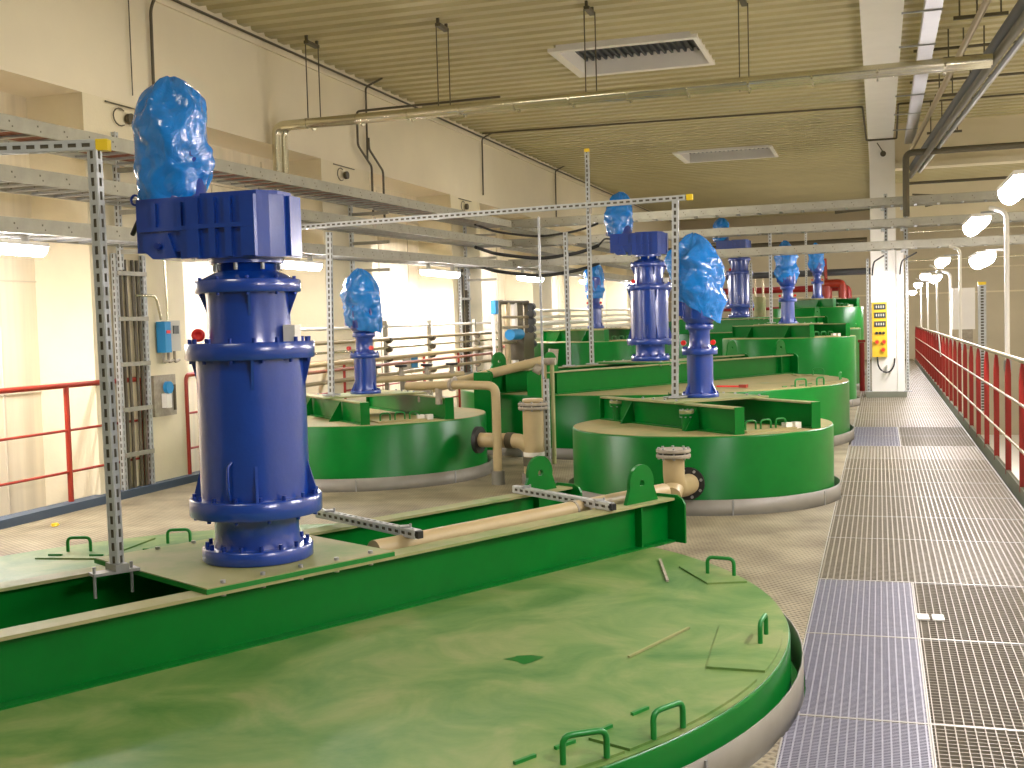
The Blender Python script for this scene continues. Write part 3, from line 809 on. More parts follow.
for (z0, z1), l in zip(ZT, lab):
    tray('cable_tray', (-6.33, 3.0, z0-.05), (-6.33, 19.1, z1-.02), .56, '%s galvanised cable ladder running along the left wall under the beam' % l, h=.11)
    tray('cable_tray', (-6.35, 20.0, z1+.02), (-6.35, 36.0, z1+.06), .40, '%s cable ladder along the left wall beyond the cross trays' % l, h=.12)
    if l != 'upper': continue
    cb = MB()
    for q in range(5): cb.tube([(-6.48+.06*q, 3.1, z0+.0), (-6.47+.06*q, 11, (z0+z1)/2+.0), (-6.48+.06*q, 19.0, z1+.03)], .016+.004*(q % 2), 8)
    tag(cb.build('cable_bundle', 'brown' if l == 'upper' else 'conduit'), 'bundle of cables lying in the %s cable ladder along the left wall' % l, 'cables')
for z, l in zip((3.20, 2.86, 2.51), ['highest', 'middle', 'lowest']):
    tray('cable_tray', (-6.2, 19.55, z), (3.4, 19.55, z+.03), .42, '%s of the three grey cable trays crossing the hall before the white column' % l, h=.125, rung=.35)
# cables curving between the tray runs
for k_, (z, r) in enumerate(((3.10, .02), (2.72, .03), (2.42, .03))):
    pts = [(-6.4, 18.2, z+.08), (-6.3, 19.0, z), (-5.6, 19.3, z-.1), (-4.9, 19.4, z-.02), (-4.6, 19.5, z+.10)]
    tag(MB().tube(bend(pts, .25), r, 8).build('cable', 'black'), 'dark sagging cable turning from the left wall ladder into the %s cross tray' % ['highest', 'middle', 'lowest'][k_], 'cable')
# tray supports on the column side and hangers
for x, l in ((.12, 'left of the two hangers at the white column'), (.42, 'right of the two hangers at the white column')):
    t = thing('tray_hanger', 'galvanised strut holding the three cross trays, '+l, 'hanger', (x, 19.82, 2.45))
    channel((0, 0, -.25 if x < .3 else 0), (0, 0, 1.0), .05, .05, par=t, name='strut')
    for z in (.05, .40, .74): MB().box((-.05, -.25, z-.0), (.05, .55, .03)).build('arm', 'galv', t)
# brackets for left trays
for y, l in ((9.0, 'behind the front galvanised post'), (13.9, 'at the second wall pier'), (18.3, 'at the third wall pier')):
    t = thing('tray_bracket', 'galvanised wall bracket post carrying the left cable ladders '+l, 'bracket', (-6.62, y, 2.1))
    channel((0, 0, 0), (0, 0, 1.25), .045, .045, par=t, name='strut')
    for z in (.16, .52, .90): MB().box((.28, 0, z), (.52, .04, .04)).build('arm', 'galv2', t)
# vertical cable ladders on the left wall
def vladder(y, z0, z1, label, x=-6.66, w=.42):
    t = thing('cable_ladder', label, 'cable ladder', (x, y, z0))
    h = z1-z0
    for s_ in (-1, 1): channel((0, s_*w/2, 0), (0, s_*w/2, h), .04, .05, par=t, name='side_rail')
    k = .15
    while k < h: MB().box((0.03, 0, k), (.03, w, .04)).build('rung', 'galv2', t); k += .42
    for q in (-.13, -.05, .06, .13): MB().tube([(-.01, q, -.5), (-.005, q+.01, h*.5), (-.01, q, h-.05)], .016, 8).build('cable', 'conduit', t)
    return t
vladder(9.18, -.6, 2.25, 'vertical cable ladder with dark cables on the wall behind the front galvanised post')
vladder(18.3, -.3, 2.5, 'vertical cable ladder with cables at the third wall pier, above the pipe rack')
wc = thing('wall_channel', 'slotted vertical channel on the left wall left of the front galvanised post', 'channel', (-6.86, 8.84, -.3))
channel((0, 0, 0), (0, 0, 2.9), .05, .05, par=wc, name='strut')
MB().box((0, 0, 2.35), (.055, .055, .10)).build('marker', 'yellow', wc)

# ------------------------------------------------------------------ overhead pipes, hangers, conduits
t = thing('overhead_pipe', 'pair of pale pipes crossing the hall high up below the ribbed ceiling', 'pipe', (-3, 12, 3.85))
for q, r in ((-.075, .055), (.09, .048)):
    pts = [(-6.58+3, q, -.85), (-6.58+3, q, .0+.02*(q > 0)), (4.05, q, .03)]
    pp = MB().tube(bend(pts, .12), r, 16).build('pipe', 'steel', t)
    for x in [-3.2+.62*i for i in range(12)]: MB().tube([(x, q, .0), (x+.02, q, 0)], r+.006, 16).build('joint_band', 'steel', pp)
for i, (x, y) in enumerate([(-6.28, 12.3), (-4.61, 12.2), (-2.92, 12.2), (-1.33, 12.5)]):
    tt = thing('pipe_hanger', ['leftmost', 'second', 'third', 'rightmost'][i]+' of the four twin-rod hangers holding the overhead pipe pair', 'hanger', (x, y, 3.9), .0)
    for q in (-.08, .08): MB().tube([(q*.5, q, -.02), (q*.5, q, .93)], .007, 6).build('rod', 'conduit', tt)
    MB().box((0, 0, .93), (.06, .28, .035)).build('beam_clamp', 'conduit', tt)
    for q in (-.13, .13): MB().box((0, q, .975), (.03, .03, .07)).build('jaw', 'conduit', tt)
def pipe(name, pts, r, m, label, cat='pipe', br=.1, n=10):
    pts = [Vector(p) for p in pts]; c = pts[0].copy()
    mb = MB().tube(bend(pts, br) if len(pts) > 2 else pts, r, n)
    return tag(mb.build(name, m), label, cat)
pipe('conduit', [(XL+.02, -1, 4.83), (XL+.04, 40, 4.83)], .014, 'conduit', 'thin dark conduit running the full length of the left girder near its top', 'conduit')
pipe('conduit', [(-6.67, 9.37, 3.75), (-6.67, 9.37, 4.85)], .006, 'conduit', 'hair-thin dark line down the left girder, left of the thick dark cable', 'conduit')
pipe('conduit', [(-6.3, 9.3, 4.86), (-6.5, 9.66, 4.84), (-6.66, 9.70, 4.65), (-6.66, 9.69, 3.2)], .016, 'conduit', 'dark cable down the left girder behind the front bag', 'conduit', br=.08)
for y, l in ((14.6, 'second pier'), (19.45, 'third pier'), (24.3, 'fourth pier')):
    pipe('conduit', [(-6.45, y+.1, 4.92), (-6.66, y, 4.80), (-6.66, y-.02, 3.80)], .014, 'conduit', 'dark vertical conduit with hooked top on the left girder at the '+l, 'conduit', br=.05)
pipe('conduit', [(-4.6, 14.2, 4.42), (-6.62, 14.2, 4.40), (-6.62, 14.2, 3.95), (-6.62, 14.62, 3.72), (-6.62, 14.62, 3.05)], .016, 'conduit', 'cranked dark conduit beside the second pier, coming from the overhead pipes', 'conduit', br=.05)
pipe('conduit', [(-6.62, 14.55, 4.1), (-6.62, 14.55, 3.95), (-6.62, 15.0, 3.70), (-6.62, 15.0, 3.05)], .016, 'conduit', 'second cranked dark conduit, right of the first by the second pier', 'conduit', br=.05)
for y, l in ((9.3, 'first pier'), (13.9, 'second pier'), (18.55, 'third pier')):
    tt = thing('wall_socket', 'small round dark outlet with wire loop near the top of the '+l, 'outlet', (-6.68, y, 3.52))
    MB().disc(.05, 0, .04, 16).build('housing', 'conduit', tt).rotation_euler = (0, PI/2, 0)
    MB().tube([(.0, -.12+.10*math.cos(a), .08*math.sin(a)) for a in [PI*(.3+1.4*i/10) for i in range(11)]], .006, 6).build('wire', 'conduit', tt)
    MB().box((.0, -.02, .11), (.01, .62, .012)).build('strip', 'conduit', tt)
# long thin conduit across the ceiling further back
pipe('conduit', [(-6.6, 19.3, 4.86), (-.22, 19.7, 4.86), (-.18, 21.72, 4.60), (.33, 21.72, 4.60), (.33, 19.7, 4.86), (5.0, 19.7, 4.86)], .016, 'conduit', 'thin dark conduit crossing under the ceiling and dipping round the white column', 'conduit', br=.05)
# right-hand ceiling services
t = thing('service_tray', 'shiny aluminium clad duct beside the white ceiling girder', 'duct', (.52, 12, 4.42))
MB().bb(-.07, .09, -13, 9.2, 0, .10).build('cladding', 'alu', t)
cm = MB()
for i in range(14): cm.bb(-.28, .10, -12+1.5*i, -11.98+1.5*i, -.012, .004)
cm.build('strap', 'galv', t)
def dirp(name, a, b, r, m, l, n=14): return pipe(name, [a, b], r, m, l, n=n)
dirp('overhead_pipe', (1.50, 6.0, 4.10), (.62, 22.0, 4.10), .085, 'dark', 'thick dark pipe running away along the ceiling above the railing')
dirp('overhead_pipe', (1.66, 6.0, 4.05), (.72, 22.0, 4.03), .035, 'alu', 'bright thin pipe clipped to the right side of the thick dark ceiling pipe')
dirp('overhead_pipe', (1.16, 6.0, 4.25), (.45, 23.0, 4.25), .035, 'copper', 'brownish thin pipe left of the thick dark ceiling pipe')
dirp('overhead_pipe', (1.42, 6.0, 3.90), (.56, 22.0, 3.95), .045, 'conduit', 'brown pipe beneath the thick dark ceiling pipe')
pipe('overhead_pipe', [(5.3, 19.0, 3.98), (.42, 19.0, 3.98), (.42, 19.0, 3.0)], .05, 'conduit', 'dark pipe crossing from the right and turning down beside the white column', br=.12, n=14)
for i, (y, z, m_) in enumerate(((13.0, 4.55, 'conduit'), (15.0, 4.55, 'conduit'), (17.2, 4.5, 'conduit'), (20.0, 4.4, 'conduit'))):
    tt = thing('sprinkler_frame', ['nearest', 'second', 'third', 'farthest'][i]+' dark rod frame hanging from the ceiling right of the white girder', 'frame', (.95, y, z))
    MB().bar((-.18, 0, 0), (.35, 0, .0), .035, .035).build('bar', m_, tt)
    for q in (-.12, .05, .28): MB().tube([(q, 0, 0), (q, 0, ZC-z)], .010, 6).build('rod', m_, tt)
for i, (y, z) in enumerate(((9.5, 4.6), (11.3, 4.6))):
    tt = thing('sprinkler_frame', ['dark bar on two rods at the top edge above the railing', 'dark stepped bar on rods above the right end of the pipe pair'][i], 'frame', (1.25, y, z))
    MB().bar((-.35, 0, 0), (.4, 0, 0), .035, .035).build('bar', 'conduit', tt)
    for q in (-.3, .1, .3): MB().tube([(q, 0, 0), (q, 0, ZC-z)], .012, 6).build('rod', 'conduit', tt)
pipe('brace_rod', [(.55, 20.5, 3.48), (1.35, 20.5, 3.40)], .016, 'conduit', 'upper dark rod of the pair meeting in a point left of the brightest lamp', 'rod')
pipe('brace_rod', [(.75, 20.5, 3.27), (1.35, 20.5, 3.40)], .016, 'conduit', 'lower dark rod of the pair meeting in a point left of the brightest lamp', 'rod')
for z, l in ((3.05, 'upper'), (2.5, 'lower')):
    pipe('steel_cable', [(.45, 23.5, z), (5.4, 23.5, z+.05)], .012, 'steel', l+' thin taut line crossing behind the rail lamps', 'line')
pipe('overhead_pipe', [(-6, 35, 2.75), (.3, 35, 2.75)], .10, 'dark', 'dark horizontal duct far back near the end wall, left of the column')
pipe('overhead_pipe', [(-6, 34, 3.55), (-.3, 34, 3.60)], .07, 'conduit', 'higher dark pipe far back near the end wall')

# ------------------------------------------------------------------ railings
# right: flat red bars
t = thing('guard_railing', 'long red guard railing with flat upright bars along the right edge of the walkway', 'railing', (1.07, 5, 0))
Y0, Y1 = 0.0, 33.2
MB().bb(-.02, .012, Y0, Y1, -.06, .10).build('toe_board', 'kerb2', t)
MB().tube([(0, Y0, 1.10), (0, Y1, 1.10)], .020, 12).build('top_rail', 'copper', t)
for z in (.76, .40): MB().tube([(-.02, Y0, z), (-.02, Y1, z)], .012, 10).build('mid_rail', 'copper', t)
y = 9.85-1.06*4-5
pm = MB()
poly = [(-.024, .06), (.024, .06), (.026, .94), (.018, 1.04), (.010, 1.085), (-.010, 1.085), (-.018, 1.04), (-.026, .94)]
for z0, z1 in ((-.006, .006),):
    n = len(poly); ca, sa = math.cos(.25), math.sin(.25)
    vs = [(x*ca-z0*sa, x*sa+z0*ca, z) for x, z in poly]+[(x*ca-z1*sa, x*sa+z1*ca, z) for x, z in poly]
    pm.add(vs, [tuple(range(n)), tuple(range(n, 2*n))[::-1]]+[(i, (i+1) % n, (i+1) % n+n, i+n) for i in range(n)])
p0 = pm.build('post', 'red', t); p0.location = (.0, y, 0)
y += 1.06
while y < Y1:
    c = p0.copy(); C.objects.link(c); c.location = (0, y, 0); y += 1.06
rag = MB().add([(0, 0, 0), (.0, .35, .03), (.02, .40, -.22), (.03, .12, -.38), (-.012, 0, 0), (-.012, .35, .03), (.008, .40, -.22), (.018, .12, -.38)], [(0, 1, 2, 3), (7, 6, 5, 4), (0, 4, 5, 1), (1, 5, 6, 2), (2, 6, 7, 3), (3, 7, 4, 0)])
o = rag.build('paper_sheet', 'plate'); o.location = (1.03, 22.0, 1.08); tag(o, 'white sheet of paper hanging over the red railing beyond the white column', 'paper')
# left: round red tube railing, in sections between the piers
def left_rail(y0, y1, label, posts, ends=(True, True)):
    t = thing('guard_railing', label, 'railing', (XL, y0, 0)); L = y1-y0; H = 1.08
    pts = [(0, 0, .0), (0, 0, H), (0, L, H), (0, L, 0)]
    if not ends[0]: pts = pts[1:]
    if not ends[1]: pts = pts[:-1]
    MB().tube(bend(pts, .07), .024, 12).build('top_rail', 'red2', t)
    for z in (.69, .33): MB().tube([(0, 0, z), (0, L, z)], .012, 8).build('mid_rail', 'red2', t)
    for p in posts: MB().tube([(0, p-y0, 0), (0, p-y0, H)], .024, 12).build('post', 'red2', t)
left_rail(4.5, 9.35, 'red tube guard railing at the left edge of the picture', (5.9, 8.28), (False, True))
left_rail(10.08, 13.35, 'red tube guard railing partly hidden behind the front blue drive', (11.7,))
left_rail(13.7, 18.0, 'red-brown tube guard railing behind the pipe rack and the left round tank', (15.1, 16.5))
left_rail(18.4, 30.0, 'farthest red tube guard railing along the left wall', (20, 22, 24, 26, 28))

# ------------------------------------------------------------------ pipe rack on the left
PX = -6.35
t = thing('pipe_rack', 'rack of horizontal pale pipes on posts along the left wall behind the round tank', 'pipe rack', (PX, 15, 0))
for (dx, z, r, m_) in ((-.06, 1.50, .020, 'white'), (.0, 1.33, .026, 'copper'), (.0, 1.21, .016, 'steel'), (.02, 1.08, .034, 'beige'), (.05, .86, .026, 'copper')):
    MB().tube([(dx, -4.3, z), (dx, 4.2, z+.04)], r, 12).build('pipe', m_, t)
MB().tube(bend([(.06, -4.2, .52), (.06, -4.2, 1.0), (.06, 3.6, 1.02), (.06, 3.6, .5)], .08), .022, 10).build('brown_pipe', 'brown', t)
for y in (-3.6, -.6, 1.0, 3.0):
    po = MB().box((-.05, y, .80), (.05, .05, 1.6)).build('post', 'galv2', t)
    for z in (1.33, 1.21, 1.08, .86): MB().tube([(.0, y-.03, z), (.0, y+.03, z)], .045, 10).build('clamp', 'conduit', po)
t = thing('valve_manifold', 'row of dark handwheel valves on pale pipework beyond the left round tank', 'valves', (-5.9, 14.2, 0))
MB().tube([(-.5, -.5, .82), (.5, .5, .84)], .045, 12).build('header', 'beige', t)
MB().box((-.2, .05, .4), (.06, .06, .8)).build('stand', 'galv2', t)
for i in range(4):
    x = -.4+.26*i; vb = MB().tube([(x, x, .80), (x, x, .98)], .03, 10).build('valve', 'dirty', t)
    MB().tube([(x+.07*math.cos(a), x+.07*math.sin(a), .99) for a in [k*2*PI/14 for k in range(15)]], .016, 8).build('handwheel', 'black', vb)
    MB().disc(.045, .86, .89, 14, (x, x)).build('flange', 'dirty', vb)
ws = thing('wall_box', 'grey and blue instrument box behind the valve manifold', 'box', (-6.55, 15.6, 1.0))
MB().box((0, 0, 0), (.12, .30, .26)).build('housing', 'grey', ws); MB().box((.065, 0, 0), (.01, .22, .18)).build('cover', 'cyan', ws)
# pump skid with brown pipework
t = thing('pipe_skid', 'upright skid of dark pipe loops with small blue motor near the left wall', 'pipe skid', (-5.9, 18.6, 0))
for q in (-.75, .75): MB().tube(bend([(0, q, .4), (0, q, 1.86), (-.15, q*.2, 1.88)], .1), .035, 10).build('riser', 'conduit', t)
MB().tube([(0, -.8, 1.86), (0, .85, 1.88)], .035, 10).build('header', 'conduit', t)
for q, m_ in ((-.35, 'copper'), (.05, 'white'), (.4, 'conduit')): MB().tube([(0, q, .5), (0, q, 1.86)], .05, 10).build('riser', m_, t)
for z in (1.62, 1.45, 1.2): MB().tube([(.03, -.75, z), (.03, .85, z)], .025, 8).build('cross_pipe', 'copper', t)
for q in range(6): MB().tube([(.08, .72+.02*(q % 2), 1.15+.13*q), (.08, .86, 1.15+.13*q)], .07, 10).build('valve', 'dark', t)
MB().tube([(.12, -.6, 1.33), (.12, -.05, 1.33)], .09, 14).build('motor', 'cyan', t)
MB().box((.05, .3, 1.12), (.25, .6, .45)).build('pump_block', 'conduit', t)
MB().box((0, 0, .25), (.4, 1.7, .5)).build('plinth', 'galv2', t)
MB().box((.02, -1.05, 1.78), (.08, .14, .22)).build('small_box', 'cyan', t)
MB().tube([(.0, -1.05, 0), (.0, -1.05, 1.7)], .03, 8).build('post', 'white', t)
# pipes beyond the skid
t = thing('pipe_rack', 'bundle of pale pipes beyond the brown pipe skid, against the left wall', 'pipe rack', (-6.3, 24, 0))
for z, r in ((1.75, .03), (1.62, .03), (1.5, .05), (1.35, .05), (1.2, .04), (1.05, .06)): MB().tube([(0, -3.5, z), (0, 6, z+.05)], r, 10).build('pipe', 'foam', t)
for y in (-3, 0, 3): MB().box((-.05, y, .9), (.05, .05, 1.8)).build('post', 'galv2', t)

# ------------------------------------------------------------------ pipe fittings between the tanks
def flange_v(par, r, z, x=0, y=0, h=.026, m='dirty', nb=8, name='flange'):
    f_ = MB().disc(r, z, z+h, 28, (x, y), bev=.003).build(name, m, par)
    for i in range(nb):
        a = 2*PI*i/nb+.2; MB().disc(.010, z-.012, z+h+.012, 6, (x+r*.84*math.cos(a), y+r*.84*math.sin(a))).build('bolt', 'galv', f_)
t = thing('standpipe', 'beige flanged standpipe with side branch between the left tank and the middle tank', 'pipe', (-3.10, 10.3, 0))
MB().tube([(0, 0, .0), (0, 0, .73)], .098, 24).build('riser', 'beige', t)
flange_v(t, .14, .70); MB().disc(.125, .726, .736, 24).build('gasket', 'black', t); flange_v(t, .14, .736); MB().disc(.10, .762, .80, 24, bev=.01).build('blind_flange', 'beige', t)
MB().tube([(0, 0, .17), (0, 0, .255)], .105, 24).build('coupling_sleeve', 'conduit', t)
MB().tube([(0, 0, .26), (0, 0, .30)], .102, 24).build('socket', 'foam', t)
MB().disc(.12, 0, .10, 24).build('foot', 'ring', t)
MB().tube(bend([(0, 0, .30), (-.12, .0, .40), (-.62, .10, .40)], .05), .070, 20).build('branch', 'beige', t)
MB().tube([(-.20, .02, .40), (-.27, .035, .40)], .078, 20).build('clamp', 'conduit', t)
MB().tube([(-.56, .09, .40), (-.60, .095, .40)], .13, 24).build('branch_flange', 'black', t)
t = thing('vent_pipe', 'beige pipe rising beside the left round tank and bending over it', 'pipe', (-3.43, 10.2, 0))
MB().tube(bend([(0, 0, 0), (0, 0, .93), (-.42, .05, .94), (-1.0, .25, .92)], .09, 8), .042, 16).build('pipe', 'beige', t)
MB().disc(.062, 0, .13, 20).build('floor_sleeve', 'ring', t)
MB().tube([(-.44, .055, .94), (-.47, .065, .94)], .062, 16).build('union', 'dirty', t)
MB().tube([(-.62, .12, .93), (-.62, .12, .75)], .035, 12).build('drop', 'dirty', t)
t = thing('elbow_pipe', 'cream elbow pipe with bolted blind flange in front of the short round tank', 'pipe', (-1.43, 8.25, -.08))
MB().tube(bend([(0, 0, .62), (0, 0, .37), (.03, .30, .33), (.04, .50, .33)], .11, 8), .078, 24).build('elbow', 'beige', t)
flange_v(t, .125, .585); MB().disc(.11, .611, .622, 24).build('gasket', 'black', t); flange_v(t, .125, .622, name='blind_flange')
f_ = MB().tube([(.03, .44, .33), (.03, .47, .33)], .125, 28).build('wall_flange', 'black', t)
ax = Vector((.0, 1, 0)).normalized(); sd = Vector((ax.y, -ax.x, 0))
for i in range(8):
    a = 2*PI*i/8+.3; p = Vector((.03, .44, .33))+(sd*math.cos(a)+Vector((0, 0, 1))*math.sin(a))*.105
    MB().tube([p-ax*.012, p+ax*.01], .012, 6).build('bolt', 'galv', f_)
MB().tube([(.0, .0, .36), (-.0, -.12, .32)], .07, 18).build('inlet', 'beige', t)
c, s = math.cos(BA), math.sin(BA)
def TP(t_, o, z): return (BIG[0][0]+c*t_+s*o, BIG[0][1]+s*t_-c*o, z)
t = thing('feed_pipe', 'beige pipe lying inside the near beam of the front tank bridge', 'pipe', TP(.55, .28, .36))
def TPl(t_, o, z): return Vector(TP(t_, o, z))-Vector(TP(.55, .28, .36))
MB().tube([TPl(.55, .26, .435), TPl(2.85, .23, .435)], .052, 18).build('pipe', 'beige', t)
for q in (1.98, 2.08): MB().tube([TPl(q, .238, .435), TPl(q+.018, .238, .435)], .058, 18).build('clamp', 'dirty', t)
t = thing('inclined_pipe', 'thick beige pipe sloping from the left round tank up to the middle large tank', 'pipe', (-4.85, 12.15, .80))
MB().tube([(0, 0, 0), (1.25, .75, .30)], .055, 18).build('pipe', 'beige', t)
MB().tube([(.22, .13, .052), (.25, .15, .06)], .068, 18).build('clamp', 'dirty', t)
MB().tube([(1.22, .73, .22), (1.24, .74, .40)], .06, 14).build('end_tee', 'dirty', t)
# valve cluster on the middle tank's rim
t = thing('sampling_valve', 'pale tangled valve assembly with tubing above the flanged standpipe', 'valve', (-3.36, 11.6, .70))
MB().tube([(0, 0, -.68), (0, 0, .42)], .03, 10).build('riser', 'beige', t)
MB().tube([(.09, .0, -.68), (.09, 0, .38)], .022, 10).build('riser', 'dusty', t)
MB().tube([(0, 0, .40), (.13, 0, .40)], .04, 10).build('cap', 'dirty', t)
MB().tube(bend([(0, -.03, .25), (.06, -.05, .05), (.0, -.05, -.10), (-.04, -.03, .02)], .04), .012, 8).build('hose', 'black', t)
MB().tube([(-.03, 0, .30), (-.10, 0, .34)], .05, 10).build('valve_body', 'dirty', t)
# vertical green bracket of the middle tank's bridge
tag(MB().box((-4.27, 12.25, .53), (.20, .05, .88)).box((-4.17, 12.35, .45), (.03, .2, .7)).build('bridge_support', 'green'), 'upright green support plate under the left end of the middle tank bridge', 'support')

# far red pipes
t = thing('red_pipework', 'red pipework with upright stub behind the farthest tanks near the end wall', 'pipe', (-2.0, 35, 0))
MB().tube(bend([(-3.5, 0, 2.30), (1.15, 0, 2.30), (1.15, 0, 1.0)], .15), .10, 14).build('pipe', 'red', t)
MB().tube([(.55, -.3, 1.0), (.55, -.3, 2.35)], .16, 14).build('vessel', 'red2', t)
MB().tube([(.55, -.3, 2.35), (.52, -.3, 3.15)], .05, 10).build('stub', 'red2', t)
MB().tube(bend([(.5, -.35, 2.42), (1.0, -.35, 2.42), (1.02, -.35, 1.0)], .12), .12, 12).build('elbow', 'red2', t)
MB().tube([(-3.6, 0, 1.75), (-.8, 0, 1.75)], .05, 8).build('lower_pipe', 'red', t)
t = thing('sampling_valve', 'pale upright valve body between the farthest large drive and its galvanised post', 'valve', (-2.75, 25.9, 1.2))
MB().tube([(.25, 0, 0), (.25, 0, .75)], .13, 12).build('body', 'dusty', t)
for q in (.15, .32): MB().tube([(q, 0, .7), (q, 0, 1.15)], .025, 8).build('stem', 'copper', t)
# fire extinguisher-like red standpipe left of column
tag(MB().tube([(-.33, 23.6, 0), (-.33, 23.6, .95)], .05, 12).box((-.33, 23.6, .98), (.14, .05, .05)).build('hydrant_post', 'red'), 'slim dark red standpipe just left of the white column foot', 'standpipe')

# ------------------------------------------------------------------ column equipment
t = thing('socket_panel', 'yellow power distribution panel with sockets on the white column', 'panel', (0.005, 21.74, 1.22))
MB().box((0, .02, 0), (.26, .10, .98)).build('housing', 'panely', t)
MB().box((-.14, .03, 0), (.03, .12, .98)).build('side_plate', 'dirty', t)
for z in (.41, .26, .10): 
    w_ = MB().box((.01, -.035, z), (.20, .02, .10)).build('window', 'screen', t)
    for q in (-.06, -.02, .02, .06): MB().box((.01+q, -.048, z), (.022, .008, .045)).build('breaker', 'grey', w_)
for q in (-.06, .0, .06): MB().tube([(q+.01, -.03, -.06), (q+.01, -.055, -.06)], .026, 12).build('round_socket', 'black', t)
for q, z in ((-.055, -.22), (.065, -.22), (.05, -.36)):
    s_ = MB().tube([(q+.01, -.03, z), (q+.01, -.07, z)], .042, 14).build('power_socket', 'orange', t)
    MB().tube([(q+.01, -.068, z), (q+.01, -.076, z)], .028, 12).build('cap', 'redcap', s_)
pipe('cable', [(-.04, 21.72, .73), (-.02, 21.70, .52), (.12, 21.70, .42), (.24, 21.70, .52), (.26, 21.72, .70)], .014, 'black', 'black cable hanging in a U below the yellow panel', 'cable', br=.1)
tag(MB().box((.12, 21.75, .52), (.03, .06, .12)).build('cable_clip', 'grey'), 'small grey clip inside the cable loop below the yellow panel', 'clip')
tag(MB().bb(.302, .43, 21.78, 21.95, .1, 2.62).build('cable_trunking', 'white'), 'white cable trunking up the right side of the white column', 'trunking')
post_thing(-.19, 21.75, .1, 2.5, 'slotted galvanised post on the left side of the white column', w=.04)
post_thing(.48, 21.75, .1, 3.35, 'slotted galvanised post on the right side of the white column', w=.04)
for x0, l in ((-.05, 'left'), (.42, 'right')):
    pts = [(x0-.06, 21.7, 2.2), (x0-.04, 21.5, 2.42), (x0+.18, 20.3, 2.50)]
    pipe('cable', pts, .014, 'black', 'dark cable arching from the lowest cross tray to the %s side of the white column' % l, 'cable', br=.2)
tag(MB().tube([(.10, 21.76, 4.35), (.10, 21.72, 4.35)], .05, 14).tube([(.0, 21.75, 4.55), (.10, 21.74, 4.38)], .01, 6).build('wall_socket', 'conduit'), 'small dark round outlet with wire high on the white column', 'outlet')

# ------------------------------------------------------------------ boxes on first pier
t = thing('control_box', 'grey and blue control box with a small display on the first wall pier', 'control box', (-6.66, 9.72, 1.48))
MB().box((0, .08, 0), (.10, .18, .30)).build('housing', 'grey', t); MB().box((.03, -.08, -.01), (.10, .10, .30)).build('side_unit', 'cyan', t)
MB().box((.055, .09, .06), (.008, .09, .08)).build('display', 'screen', t); MB().box((.085, -.08, .04), (.006, .06, .03)).build('label_strip', 'redcap', t)
for q in (-.08, .0, .1): MB().tube(bend([(.02, q, -.15), (.02, q, -.26), (.02, q+.08, -.24)], .03), .014, 8).build('gland', 'dirty', t)
pipe('conduit', [(-6.64, 9.25, 1.87), (-6.64, 9.55, 1.87), (-6.64, 9.62, 1.64)], .013, 'steel', 'short pale conduit bending down into the pier control box', 'conduit', br=.06)
pipe('conduit', [(-6.66, 9.76, 1.64), (-6.66, 9.74, 2.3)], .012, 'steel', 'pale vertical conduit above the pier control box', 'conduit')
t = thing('gauge_board', 'square brownish board with a blue transmitter below the pier control box', 'gauge', (-6.684, 9.68, .90))
MB().box((0, 0, 0), (.03, .36, .40)).build('board', 'dirty', t); MB().tube([(.06, -.04, .08), (.10, -.04, .08)], .06, 14).build('transmitter', 'cyan', t)
MB().box((.05, -.03, -.05), (.06, .08, .14)).build('body', 'foam', t); MB().tube([(.04, .12, .1), (.04, .12, -.15)], .015, 8).build('tube', 'conduit', t)

# cabinet beyond the railing
t = thing('wall_cabinet', 'small white cabinet on a slotted stand with yellow cap beyond the railing', 'cabinet', (1.62, 24.6, .0))
MB().box((-.02, 0, 1.56), (.42, .22, .82)).build('housing', 'white', t)
channel((.33, .05, -.5), (.33, .05, 2.02), .14, .10, par=t, name='stand'); MB().box((.33, .05, 2.05), (.15, .11, .06)).build('end_cap', 'yellow', t)
MB().box((.05, 0, .95), (.2, .12, .4)).build('cable_entry', 'dirty', t)

# ------------------------------------------------------------------ lamps
def tube_lamp(label, loc, L, w=.13, h=.085, arm=None, rz=0, m='lamp'):
    t = thing('fluorescent_lamp', label, 'lamp', loc, rz)
    if loc[0] > 0: MB().bar((.0, -L/2+.05, .04), (1.10-loc[0], -L/2-.02, .04), .03, .02).build('bracket', 'galv', t)
    elif loc[0] < -6.8:
        for q in (-.25, .25): MB().bar((.0, q, .04), (XB-loc[0], q, .04), .03, .02).build('bracket', 'galv', t)
    else:
        for q in (-.5, .5): MB().bb(-.03, .03, q-.01, q+.01, .03, .13).build('bracket', 'galv', t)
    n = 10
    # rounded diffuser along local Y
    prof = [(w/2*math.cos(a), -h*.9*math.sin(a)) for a in [PI*i/n for i in range(n+1)]]
    vs = [(x, -L/2, z) for x, z in prof]+[(x, L/2, z) for x, z in prof]; k = n+1
    MB().add(vs, [(i, i+1, i+1+k, i+k) for i in range(n)]+[tuple(range(k))[::-1], tuple(range(k, 2*k))], True).build('diffuser', m, t)
    MB().bb(-w/2-.005, w/2+.005, -L/2-.01, L/2+.01, 0, .03).build('housing', 'white', t)
    return t
for y, l in ((6.9, 'at the left edge of the picture'), (11.6, 'behind the front blue drive'), (16.3, 'above the pipe rack'), (21.0, 'above the brown pipe skid'), (25.7, 'and fifth along the wall'), (30.5, 'farthest along the left wall')):
    tube_lamp('glowing tube lamp under the lower left cable ladder '+l, (-6.3, y, 2.20+.012*(y-6)), 1.35)
for y, l in ((7.0, 'at the left edge of the picture'), (17.0, 'above the pipe rack')):
    tube_lamp('smaller glowing lamp low on the left wall '+l, (-6.9 if y > 10 else -6.95, y+.3, 1.90), .75)
